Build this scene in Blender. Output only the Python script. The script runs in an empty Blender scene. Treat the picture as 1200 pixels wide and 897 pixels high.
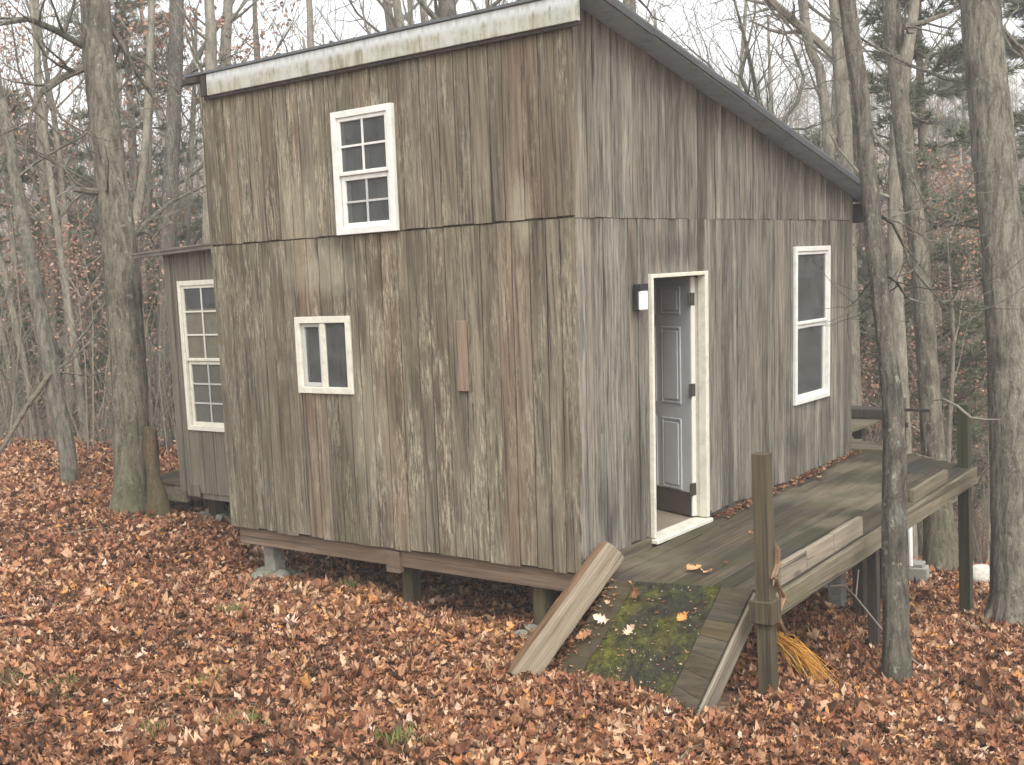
import bpy, math, random
import numpy as np
from mathutils import Vector, Matrix, noise as mnoise

random.seed(7)
RNG = np.random.default_rng(11)
sc = bpy.context.scene
COL = sc.collection

# ------------------------------------------------------------------ camera model
CX, CY, F = 600.0, 448.5, 1384.43
R = np.array([[0.60455, 0.10452, -0.78968], [-0.79496, 0.01730, -0.60643], [-0.04972, 0.99437, 0.09353]])
u_, s_, vt_ = np.linalg.svd(R)
R = u_ @ vt_
CAM = np.array([-6.552, -4.503, 2.089])
FWD = R @ np.array([0, 0, -1.0])


def ray(px, py):
    d = np.array([px - CX, -(py - CY), -F])
    return R @ (d / np.linalg.norm(d))


def hit(px, py, axis, val):
    d = ray(px, py)
    return CAM + d * ((val - CAM[axis]) / d[axis])


def at(px, py, depth):
    """world point seen along a sight line at a given distance straight ahead of the viewer"""
    d = ray(px, py)
    return CAM + d * (depth / float(d @ FWD))


def depth_of(p):
    return float((np.asarray(p) - CAM) @ FWD)


def project(p):
    v = (np.asarray(p, float) - CAM) @ R
    z = -v[..., 2]
    return CX + F * v[..., 0] / z, CY - F * v[..., 1] / z, z


cam_data = bpy.data.cameras.new('camera')
cam = bpy.data.objects.new('camera', cam_data)
COL.objects.link(cam)
M = Matrix([list(R[i]) + [CAM[i]] for i in range(3)] + [[0, 0, 0, 1]])
cam.matrix_world = M
cam_data.sensor_width = 36
cam_data.lens = F / 1200 * 36
cam_data.clip_end = 2000
cam_data.clip_start = 0.05
sc.camera = cam

# ------------------------------------------------------------------ ground height
GP = np.array([
    (-6.5, -4.5, .35), (-1.8, -.7, -.55), (-3.3, 1.8, -.5), (-.5, -2.9, -.72), (.2, 3.5, -.46), (.2, 1.8, -.5), (.1, .5, -.57),
    (0, -1.33, -.68), (-.9, -1.25, -.60), (-.6, .1, -.54), (1.25, -1.7, -.88), (2.2, -1.25, -1.0), (4.37, -1.3, -1.33),
    (3.7, -1.8, -1.12), (4.2, 0, -1.32), (6.9, -.2, -1.62), (.7, 5.6, -.3), (.8, 6.3, -.3), (1.2, 8.2, -.26), (3.0, 11.5, -.25),
    (2.9, 12.9, -.2), (6, 5, -1.15), (5, 9, -.6), (3, 3, -.9), (8, 13.5, -1.3), (5, 18, -1.0), (-5, 6, -.35), (-5, 12, -.2), (0, 20, -.4),
    (12, 0, -2.9), (10, -6, -2.4), (4, -6, -1.3), (0, -8, -.7), (12, 8, -2.9), (15, 18, -3.6), (10, 26, -3.0), (-12, 0, .3), (-12, 16, 0), (20, -6, -4.2), (-4, -12, -.2)])


def tps(r2):
    return np.where(r2 > 1e-9, 0.5 * r2 * np.log(np.maximum(r2, 1e-9)), 0)


n_ = len(GP)
K = tps(((GP[:, None, :2] - GP[None, :, :2]) ** 2).sum(-1)) + np.eye(n_) * 0.25
Pm = np.c_[np.ones(n_), GP[:, :2]]
A = np.block([[K, Pm], [Pm.T, np.zeros((3, 3))]])
W = np.linalg.solve(A, np.r_[GP[:, 2], 0, 0, 0])


def zg(x, y):
    x = np.asarray(x, float); y = np.asarray(y, float)
    sh = x.shape
    x = x.ravel(); y = y.ravel()
    r2 = (x[:, None] - GP[None, :, 0]) ** 2 + (y[:, None] - GP[None, :, 1]) ** 2
    z = tps(r2) @ W[:n_] + W[n_] + W[n_ + 1] * x + W[n_ + 2] * y
    cxx, cyy = 3.0, 4.0
    rr = np.hypot(x - cxx, y - cyy)
    # distance straight ahead: a valley, then a wooded hillside
    d = (x - CAM[0]) * FWD[0] + (y - CAM[1]) * FWD[1]
    side = (x - CAM[0]) * .79 - (y - CAM[1]) * .61
    far = -4.3 + np.clip((d - 38) / 90, 0, 1) ** 1.3 * (15 + 0.04 * side) + 0.5 * np.sin(x * .11) * np.cos(y * .09)
    far = np.where(d < 0, -0.4, far)
    w = np.clip((rr - 14) / 12, 0, 1)
    w = w * w * (3 - 2 * w)
    z = np.clip(z, -6, 3) * (1 - w) + far * w
    und = 0.03 * np.sin(x * 2.1 + 1.3 * np.sin(y * 1.3)) * np.cos(y * 1.7) + 0.015 * np.sin(x * 5.3 + y * 3.1)
    return (z + und).reshape(sh)


def zg1(x, y):
    return float(zg(np.array([x]), np.array([y]))[0])


# ------------------------------------------------------------------ node helpers
class NT:
    def __init__(self, name):
        self.m = bpy.data.materials.new(name)
        self.m.use_nodes = True
        self.t = self.m.node_tree
        self.b = self.t.nodes['Principled BSDF']
        self.out = self.t.nodes['Material Output']

    def n(self, typ, **kw):
        x = self.t.nodes.new(typ)
        for k, v in kw.items():
            if hasattr(x, k) and k not in x.inputs:
                setattr(x, k, v)
            else:
                self.put(x.inputs[k], v)
        return x

    def put(self, sock, v):
        if isinstance(v, bpy.types.NodeSocket):
            self.t.links.new(v, sock)
        elif isinstance(v, bpy.types.Node):
            self.t.links.new(v.outputs[0], sock)
        else:
            if sock.type == 'RGBA' and len(v) == 3:
                v = (*v, 1)
            sock.default_value = v

    def coord(self, kind='Object'):
        return self.n('ShaderNodeTexCoord').outputs[kind]

    def attr(self, name='tint'):
        return self.n('ShaderNodeAttribute', attribute_name=name).outputs['Fac']

    def math(self, op, a, b=0.0, clamp=False):
        x = self.n('ShaderNodeMath', operation=op)
        x.use_clamp = clamp
        self.put(x.inputs[0], a); self.put(x.inputs[1], b)
        return x.outputs[0]

    def vmath(self, op, a, b):
        x = self.n('ShaderNodeVectorMath', operation=op)
        self.put(x.inputs[0], a); self.put(x.inputs[1], b)
        return x.outputs[0]

    def noise(self, vec, scale=1.0, detail=4.0, rough=.6):
        x = self.n('ShaderNodeTexNoise')
        self.put(x.inputs['Vector'], vec)
        x.inputs['Scale'].default_value = scale
        x.inputs['Detail'].default_value = detail
        x.inputs['Roughness'].default_value = rough
        return x.outputs['Fac']

    def white(self, w):
        x = self.n('ShaderNodeTexWhiteNoise', noise_dimensions='1D')
        self.put(x.inputs['W'], w)
        return x.outputs['Value']

    def mr(self, v, a, b, c=0.0, d=1.0):
        x = self.n('ShaderNodeMapRange')
        self.put(x.inputs[0], v)
        for i, q in enumerate((a, b, c, d)):
            x.inputs[i + 1].default_value = q
        return x.outputs[0]

    def mix(self, f, a, b, blend='MIX'):
        x = self.n('ShaderNodeMix', data_type='RGBA', blend_type=blend)
        x.clamp_factor = True
        self.put(x.inputs[0], f); self.put(x.inputs[6], a); self.put(x.inputs[7], b)
        return x.outputs[2]

    def ramp(self, f, stops, interp='LINEAR'):
        x = self.n('ShaderNodeValToRGB')
        x.color_ramp.interpolation = interp
        e = x.color_ramp.elements
        while len(e) < len(stops):
            e.new(0.5)
        for i, (p, c) in enumerate(stops):
            e[i].position = p
            e[i].color = (*c, 1)
        self.put(x.inputs[0], f)
        return x.outputs[0]

    def scale_vec(self, vec, s):
        return self.vmath('MULTIPLY', vec, s)

    def bump(self, h, strength=.5, dist=.01):
        x = self.n('ShaderNodeBump')
        x.inputs['Strength'].default_value = strength
        x.inputs['Distance'].default_value = dist
        self.put(x.inputs['Height'], h)
        self.put(self.b.inputs['Normal'], x.outputs[0])

    def done(self, color=None, rough=.8, spec=.3, metal=0.0):
        if color is not None:
            self.put(self.b.inputs['Base Color'], color)
        self.put(self.b.inputs['Roughness'], rough)
        self.b.inputs['Specular IOR Level'].default_value = spec
        self.b.inputs['Metallic'].default_value = metal
        return self.m


def wood(name, dark, light, warm=None, axis=2, lichen=0.0, lichen_col=(.40, .40, .27), moss=0.0, moss_col=(.10, .12, .03),
         stain=.5, fine=26.0, knots=True, spread=.45, wet=0.0, stains=(), pale=()):
    t = NT(name)
    co = t.coord()
    tint = t.attr()
    r1 = t.white(t.math('MULTIPLY', tint, 91.7))
    r2 = t.white(t.math('ADD', t.math('MULTIPLY', tint, 37.1), 3.3))
    off = t.n('ShaderNodeCombineXYZ')
    t.put(off.inputs[0], t.math('MULTIPLY', r1, 9.0)); t.put(off.inputs[1], t.math('MULTIPLY', r2, 7.0)); t.put(off.inputs[2], t.math('MULTIPLY', r1, 5.0))
    v = t.vmath('ADD', co, off.outputs[0])

    def st(a, b):
        s = [a, a, a]; s[axis] = b
        return t.scale_vec(v, tuple(s))
    grain = t.noise(st(fine, fine * .035), 1, 7, .68)
    grain2 = t.noise(st(fine * 3.2, fine * .09), 1, 4, .6)
    blot = t.noise(st(4.0, .7), 1, 4, .6)
    g = t.math('ADD', t.math('MULTIPLY', grain, .7), t.math('MULTIPLY', grain2, .3))
    col = t.mix(t.mr(g, .36, .64), dark, light)
    if warm:
        col = t.mix(t.math('MULTIPLY', t.mr(r2, .45, 1.25), t.mr(blot, .3, .7, .3, 1)), col, t.mix(t.mr(g, .36, .64), tuple(.55 * c for c in warm), warm))
    col = t.mix(1.0, col, t.mr(r1, 0, 1, 1 - spread, 1 + spread * .55), 'MULTIPLY')
    col = t.mix(t.math('MULTIPLY', t.mr(blot, .52, .72), stain), col, t.mix(1.0, col, (.36, .345, .33), 'MULTIPLY'))
    # thin dark checks along the grain
    chk = t.noise(st(fine * 1.6, fine * .018), 1, 2, .5)
    col = t.mix(t.mr(chk, .61, .66, 0, .8), col, (.035, .03, .026))
    if knots:
        vo = t.n('ShaderNodeTexVoronoi')
        t.put(vo.inputs['Vector'], st(7.0, 1.9))
        vo.inputs['Scale'].default_value = 1
        kd = t.math('MULTIPLY', t.mr(vo.outputs['Distance'], .05, .16, 1, 0), t.math('GREATER_THAN', t.noise(st(3, .8), 1, 1), .50))
        col = t.mix(t.math('MULTIPLY', kd, .7), col, (.055, .042, .035))
    if lichen > 0:
        big = t.noise(t.scale_vec(co, (.9, .9, .45)), 1, 3, .6)
        li = t.noise(st(58, 8), 1, 5, .8)
        li2 = t.noise(st(9, 1.6), 1, 3, .6)
        m = t.math('MULTIPLY', t.mr(li, .47, .60), t.mr(li2, .43, .58))
        m = t.math('MULTIPLY', m, t.mr(big, .36, .6, .25, 1))
        col = t.mix(t.math('MULTIPLY', m, lichen), col, t.mix(li2, lichen_col, tuple(c * .8 for c in lichen_col)))
        gw = t.math('MULTIPLY', t.mr(t.noise(t.scale_vec(co, (2.2, 2.2, .7)), 1, 4, .65), .47, .66), lichen * .34)
        col = t.mix(gw, col, t.mix(.6, col, (.105, .095, .045)))
    for group, colr in ((stains, (.045, .040, .036)), (pale, lichen_col)):
        for (p, ru, rz, amt) in group:      # weather stains with a place of their own on the wall
            dv_ = t.scale_vec(t.vmath('SUBTRACT', co, (p[0], p[1], p[2] + .55)), (1 / ru, 1 / ru, 1 / rz))
            ln = t.n('ShaderNodeVectorMath', operation='LENGTH')
            t.put(ln.inputs[0], dv_)
            f_ = t.math('ADD', ln.outputs['Value'], t.math('MULTIPLY', t.math('SUBTRACT', blot, .5), 2.2))
            f_ = t.math('MULTIPLY', t.mr(f_, .45, 1.15, 1, 0), t.mr(g, .36, .58, 1, .45))
            col = t.mix(t.math('MULTIPLY', f_, amt), col, colr)
    if moss > 0:
        mo = t.noise(co, 2.6, 6, .7)
        col = t.mix(t.math('MULTIPLY', t.mr(mo, .47, .62), moss), col, moss_col)
    t.bump(g, .55, .006)
    return t.done(col, t.mr(blot, .3, .7, .78 - wet, .95 - wet), .22)


def plain(name, col, rough=.6, var=.15, scale=6.0, spec=.3, metal=0.0, dirt=None, dirt_amt=.5, bump=0.0):
    t = NT(name)
    co = t.coord()
    n = t.noise(co, scale, 5, .65)
    c = t.mix(t.mr(n, .3, .7), tuple(v * (1 - var) for v in col), tuple(v * (1 + var) for v in col))
    if dirt:
        d = t.noise(co, scale * 2.3, 6, .75)
        c = t.mix(t.math('MULTIPLY', t.mr(d, .48, .66), dirt_amt), c, dirt)
    if bump:
        t.bump(t.noise(co, scale * 6, 5, .7), bump, .01)
    return t.done(c, rough, spec, metal)


def bark(name, dark, light, ridge=16.0, lich=.35, mossbase=.0):
    t = NT(name)
    co = t.coord()
    oi = t.n('ShaderNodeObjectInfo').outputs['Random']
    off = t.n('ShaderNodeCombineXYZ')
    t.put(off.inputs[0], t.math('MULTIPLY', oi, 31.0)); t.put(off.inputs[2], t.math('MULTIPLY', oi, 17.0))
    v = t.vmath('ADD', co, off.outputs[0])
    wob = t.noise(v, 3.0, 2, .5)
    w = t.n('ShaderNodeCombineXYZ')
    t.put(w.inputs[0], t.math('MULTIPLY', wob, .12)); t.put(w.inputs[1], t.math('MULTIPLY', wob, -.1))
    v2 = t.vmath('ADD', v, w.outputs[0])
    a = t.noise(t.scale_vec(v2, (ridge, ridge, ridge * .16)), 1, 6, .7)
    b = t.noise(t.scale_vec(v, (ridge * 3, ridge * 3, ridge * 1.3)), 1, 5, .7)
    h = t.math('ADD', t.math('MULTIPLY', a, .7), t.math('MULTIPLY', b, .3))
    col = t.mix(t.mr(h, .38, .60), dark, light)
    pat = t.noise(v, 2.2, 4, .65)
    col = t.mix(t.math('MULTIPLY', t.mr(pat, .5, .68), .55), col, tuple(c * .55 for c in dark))
    l = t.noise(t.scale_vec(v, (20, 20, 13)), 1, 5, .75)
    col = t.mix(t.math('MULTIPLY', t.mr(l, .57, .66), t.math('MULTIPLY', t.mr(pat, .3, .55), lich)), col, (.36, .37, .30))
    if mossbase:
        g = t.n('ShaderNodeSeparateXYZ')
        t.put(g.inputs[0], co)
        hz = t.mr(t.math('ADD', g.outputs[2], t.math('MULTIPLY', pat, -1.2)), -.6, .6, 1, 0)
        col = t.mix(t.math('MULTIPLY', hz, mossbase), col, (.085, .09, .035))
    t.bump(h, 1.0, .03)
    return t.done(col, .92, .15)


def leafmat(name, stops):
    t = NT(name)
    col = t.ramp(t.attr(), stops)
    n = t.noise(t.coord(), 60, 3, .6)
    col = t.mix(1.0, col, t.mr(n, .3, .7, .72, 1.2), 'MULTIPLY')
    t.done(col, .75, .25)
    tr = t.n('ShaderNodeBsdfTranslucent')
    t.put(tr.inputs['Color'], col)
    mx = t.n('ShaderNodeMixShader')
    mx.inputs[0].default_value = .18
    t.put(mx.inputs[1], t.b.outputs[0]); t.put(mx.inputs[2], tr.outputs[0])
    t.put(t.out.inputs['Surface'], mx.outputs[0])
    return t.m


def glassmat(name, tint=(.78, .80, .78), refl=.12):
    t = NT(name)
    t.t.nodes.remove(t.b)
    tr = t.n('ShaderNodeBsdfTransparent', Color=tint)
    gl = t.n('ShaderNodeBsdfGlossy', Roughness=.06, Color=(.8, .82, .84))
    co = t.coord()
    nn = t.noise(co, 2.5, 2, .5)
    bp = t.n('ShaderNodeBump', Strength=.06, Distance=.02, Height=nn)
    t.put(gl.inputs['Normal'], bp.outputs[0])
    dirt = t.n('ShaderNodeBsdfDiffuse', Color=(.26, .27, .265))
    lw = t.n('ShaderNodeLayerWeight', Blend=refl)
    m1 = t.n('ShaderNodeMixShader')
    t.put(m1.inputs[0], lw.outputs['Fresnel']); t.put(m1.inputs[1], tr.outputs[0]); t.put(m1.inputs[2], gl.outputs[0])
    m2 = t.n('ShaderNodeMixShader')
    t.put(m2.inputs[0], t.mr(t.noise(co, 5, 5, .7), .3, .75, .09, .30)); t.put(m2.inputs[1], m1.outputs[0]); t.put(m2.inputs[2], dirt.outputs[0])
    t.put(t.out.inputs['Surface'], m2.outputs[0])
    return t.m


MT = {}
MT['front'] = wood('weathered_front_boards', (.056, .046, .032), (.242, .208, .150), (.225, .150, .098), lichen=1.0, stain=.75, lichen_col=(.41, .38, .275), spread=.29, fine=38,
    pale=[(hit(375, 318, 0, 0),   .42, .20, .5), (hit(612, 250, 0, 0), .12, .25, .6), (hit(440, 500, 0, 0), .35, .6, .35), (hit(352, 250, 0, 0), .2, .4, .35)],
    stains=[(hit(412, 300, 0, 0), .12, .16, .7), (hit(597, 130, 0, 0), .06, .4, .5), (hit(545, 480, 0, 0), .08, .3, .4)])
MT['side'] = wood('weathered_door_boards', (.056, .050, .040), (.315, .292, .245), (.22, .18, .135), lichen=.3, stain=.95, spread=.36, fine=38, stains=[(hit(a_, b_, 1, 0), c_, d_, .8) for a_, b_, c_, d_ in
    ((792, 215, .12, .55), (778, 292, .35, .14), (812, 245, .12, .3), (745, 580, .10, .5), (852, 560, .12, .35), (870, 250, .14, .25), (712, 600, .12, .3), (760, 150, .1, .3), (930, 520, .2, .2))], lichen_col=(.42, .41, .34))
MT['annex'] = wood('annex_plywood', (.095, .083, .065), (.21, .185, .145), None, stain=.4, spread=.12, knots=False, fine=40, moss=.25, moss_col=(.10, .095, .05))
MT['deck'] = wood('deck_planks', (.024, .021, .014), (.108, .09, .064), (.125, .086, .052), axis=0, stain=.95, moss=.6, moss_col=(.048, .048, .022), spread=.36, lichen_col=(.27, .23, .16),
    pale=[((q_[0] - 2.2, q_[1] + .7, q_[2] + .45), a_, 1.0, b_) for q_, a_, b_ in ((hit(990, 585, 2, .03), .55, .6), (hit(975, 612, 2, .03), .25, .5), (hit(780, 655, 2, .0), .35, .4), (hit(1000, 548, 2, .08), .3, .5))],
    stains=[((q_[0] - 2.2, q_[1] + .7, q_[2] + .45), a_, 1.0, .75) for q_, a_ in ((hit(920, 590, 2, .03), .5), (hit(850, 650, 2, .0), .4), (hit(940, 640, 2, .0), .35), (hit(1090, 550, 2, .08), .4))])
MT['deck2'] = wood('back_deck_planks', (.06, .052, .038), (.18, .155, .115), (.19, .145, .10), axis=1, stain=.6, moss=.5, moss_col=(.10, .095, .04), spread=.3)
MT['rim'] = wood('rim_timber', (.075, .064, .044), (.205, .178, .125), None, axis=0, moss=.5, moss_col=(.10, .095, .045), spread=.25)
MT['curb'] = wood('curb_timber', (.17, .145, .105), (.32, .275, .21), None, axis=0, stain=.3, spread=.15)
MT['post'] = wood('post_timber', (.032, .026, .016), (.105, .084, .05), None, axis=2, stain=.6, moss=.3, moss_col=(.075, .07, .028), spread=.25)
MT['greenpost'] = wood('mossy_post', (.035, .036, .022), (.085, .088, .05), None, axis=2, stain=.6, moss=.6, moss_col=(.045, .06, .025), spread=.2)
MT['darkpost'] = wood('dark_post', (.03, .025, .02), (.075, .062, .05), None, axis=2, stain=.5, spread=.2)
MT['joist'] = wood('joist_timber', (.085, .06, .042), (.20, .145, .10), None, axis=1, stain=.4, spread=.15)
MT['log'] = wood('hewn_timber', (.08, .063, .044), (.27, .22, .158), (.26, .16, .10), axis=0, stain=.3, spread=.2, fine=20, knots=False)
MT['stringer'] = wood('ramp_stringer', (.085, .073, .053), (.25, .22, .165), None, axis=0, stain=.4, spread=.2)
MT['rampboard'] = wood('ramp_side_planks', (.03, .026, .018), (.088, .073, .05), (.105, .072, .03), axis=1, stain=.5, moss=.3, moss_col=(.055, .052, .026), spread=.25)
MT['strip'] = wood('new_wood_strip', (.17, .125, .088), (.31, .235, .17), None, axis=2, stain=.2, spread=.1)
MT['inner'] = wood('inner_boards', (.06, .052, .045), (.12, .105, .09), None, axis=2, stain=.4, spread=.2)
MT['vinyl'] = plain('white_vinyl', (.66, .66, .62), .45, .06, 5, .35, dirt=(.42, .40, .32), dirt_amt=.35)
MT['grid'] = plain('window_grid', (.42, .42, .40), .5, .05, 5)
MT['gridw'] = plain('pale_window_grid', (.62, .60, .53), .5, .05, 5)
MT['cream'] = plain('cream_frame', (.62, .60, .51), .5, .08, 7, .3, dirt=(.33, .31, .22), dirt_amt=.4)
MT['doorpaint'] = plain('door_paint', (.50, .50, .495), .5, .05, 4, .35)
MT['dooredge'] = plain('door_edge', (.60, .57, .50), .5, .05, 4, .3)
MT['kick'] = plain('bronze_kick_plate', (.085, .068, .055), .45, .2, 4, .4)
MT['hinge'] = plain('hinge_metal', (.09, .08, .07), .45, .2, 20, .5, metal=.7)
MT['floor'] = plain('inner_floor', (.20, .165, .125), .7, .2, 3)
MT['roofmetal'] = plain('roof_metal', (.115, .125, .135), .6, .18, 3, .3, dirt=(.07, .065, .06), dirt_amt=.6)
MT['soffit'] = plain('rake_metal', (.33, .41, .48), .55, .12, 3, .3, dirt=(.10, .10, .10), dirt_amt=.35)
MT['darkmetal'] = plain('dark_roof_edge', (.075, .078, .08), .7, .2, 4, .2)
MT['tarpaper'] = plain('weathered_roof_board', (.15, .135, .115), .85, .2, 5, .2)
MT['tar'] = plain('dark_eave', (.03, .03, .03), .8, .2, 5)
MT['conc'] = plain('concrete', (.28, .27, .24), .9, .2, 8, .2, dirt=(.12, .13, .07), dirt_amt=.6, bump=.4)
MT['stone'] = plain('field_stone', (.19, .185, .155), .9, .25, 7, .2, dirt=(.10, .11, .06), dirt_amt=.7, bump=.5)
MT['lampblack'] = plain('lamp_black', (.018, .018, .02), .4, .1, 8, .4)
MT['lampwhite'] = plain('lamp_diffuser', (.82, .83, .84), .35, .03, 8, .4)
MT['blind'] = plain('beige_blind', (.60, .48, .28), .8, .08, 3)
MT['curtain'] = plain('brown_curtain', (.33, .26, .18), .8, .1, 3)
MT['white'] = plain('white_plastic', (.78, .78, .76), .45, .06, 6, .4)
MT['straw'] = leafmat('orange_fibre', [(0, (.42, .17, .03)), (.5, (.62, .30, .05)), (1, (.72, .45, .12))])
MT['cable'] = plain('grey_cable', (.22, .20, .17), .6, .15, 10)
MT['vine'] = plain('dry_vine', (.20, .125, .075), .85, .3, 14)
MT['glass'] = glassmat('window_glass')
MT['bark_gray'] = bark('bark_grey_oak', (.048, .042, .031), (.20, .182, .142), 22, .6, .5)
MT['bark_big'] = bark('bark_furrowed_oak', (.055, .049, .038), (.225, .208, .168), 26, .5, .0)
MT['bark_dark'] = bark('bark_dark_mottled', (.042, .037, .030), (.165, .152, .125), 26, .6, .15)
MT['bark_far'] = bark('bark_woodland', (.11, .10, .078), (.29, .265, .21), 18, .3, .0)  # lightened so the colour carries part of the distance haze
MT['twig'] = plain('twig_bark', (.165, .148, .118), .9, .3, 3, .15)
MT['brush'] = leafmat('brush_stems', [(0, (.11, .092, .072)), (.5, (.215, .182, .142)), (.8, (.28, .235, .18)), (1, (.19, .19, .11))])
MT['needle'] = leafmat('pine_needles', [(0, (.085, .112, .07)), (.6, (.14, .17, .10)), (1, (.21, .21, .115))])  # greens paled, with some of the mist put into the colour
MT['rust'] = leafmat('rust_oak_leaves', [(0, (.26, .135, .09)), (.5, (.38, .215, .15)), (1, (.48, .33, .24))])
MT['yellowleaf'] = leafmat('yellow_leaves', [(0, (.30, .22, .07)), (1, (.45, .32, .10))])
MT['grass'] = leafmat('grass_blades', [(0, (.13, .18, .045)), (1, (.26, .30, .10))])
LEAF_STOPS = [(0, (.05, .029, .018)), (.16, (.11, .055, .032)), (.32, (.20, .092, .050)), (.50, (.32, .138, .072)), (.64, (.42, .228, .125)),
              (.80, (.57, .39, .255)), (.90, (.58, .30, .10)), (.95, (.50, .20, .065)), (1, (.70, .55, .43))]
MT['leaf'] = leafmat('fallen_leaf_litter', LEAF_STOPS)


def mat_moss():
    t = NT('mossy_roofing_mat')
    co = t.coord()
    n1 = t.noise(co, 3.4, 5, .7)
    n2 = t.noise(co, 22, 5, .75)
    base = t.mix(t.mr(n2, .3, .7), (.014, .0135, .010), (.044, .041, .031))
    gm = t.math('MULTIPLY', t.mr(n1, .43, .60), t.mr(n2, .32, .58))
    col = t.mix(gm, base, t.mix(n2, (.042, .048, .011), (.135, .130, .026)))
    sp = t.noise(co, 55, 2, .5)
    col = t.mix(t.mr(sp, .70, .74), col, (.42, .41, .36))
    t.bump(t.math('ADD', n2, t.math('MULTIPLY', gm, .6)), .8, .012)
    return t.done(col, .95, .08)


MT['mat'] = mat_moss()


def mat_fascia():
    t = NT('peeling_white_fascia')
    co = t.coord()
    s = t.n('ShaderNodeSeparateXYZ'); t.put(s.inputs[0], co)
    v = t.scale_vec(co, (30, 22, 2.5))
    a = t.noise(v, 1, 6, .75)
    b = t.noise(t.scale_vec(co, (6, 4, 4)), 1, 5, .7)
    base = t.mix(t.mr(a, .42, .6), (.60, .63, .63), (.44, .46, .43))
    low = t.mr(t.math('ADD', s.outputs[2], t.math('MULTIPLY', a, .16)), 4.385, 4.43, 1, 0)
    col = t.mix(t.math('MULTIPLY', t.mr(b, .36, .56, .35, .95), low), base, t.mix(t.mr(a, .35, .65), (.15, .145, .085), (.46, .45, .36)))
    t.bump(a, .3, .004)
    return t.done(col, .65, .3)


MT['fascia'] = mat_fascia()


def mat_ground():
    t = NT('forest_soil')
    co = t.coord()
    n = t.noise(co, 18, 7, .75)
    n2 = t.noise(co, 1.3, 4, .6)
    col = t.ramp(n, [(0.25, (.04, .027, .019)), (.42, (.12, .072, .05)), (.55, (.24, .15, .105)), (.72, (.38, .26, .19))])
    col = t.mix(t.mr(n2, .5, .7, 0, .5), col, (.07, .058, .03))
    t.bump(n, .8, .03)
    return t.done(col, .95, .1)


MT['ground'] = mat_ground()


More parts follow.
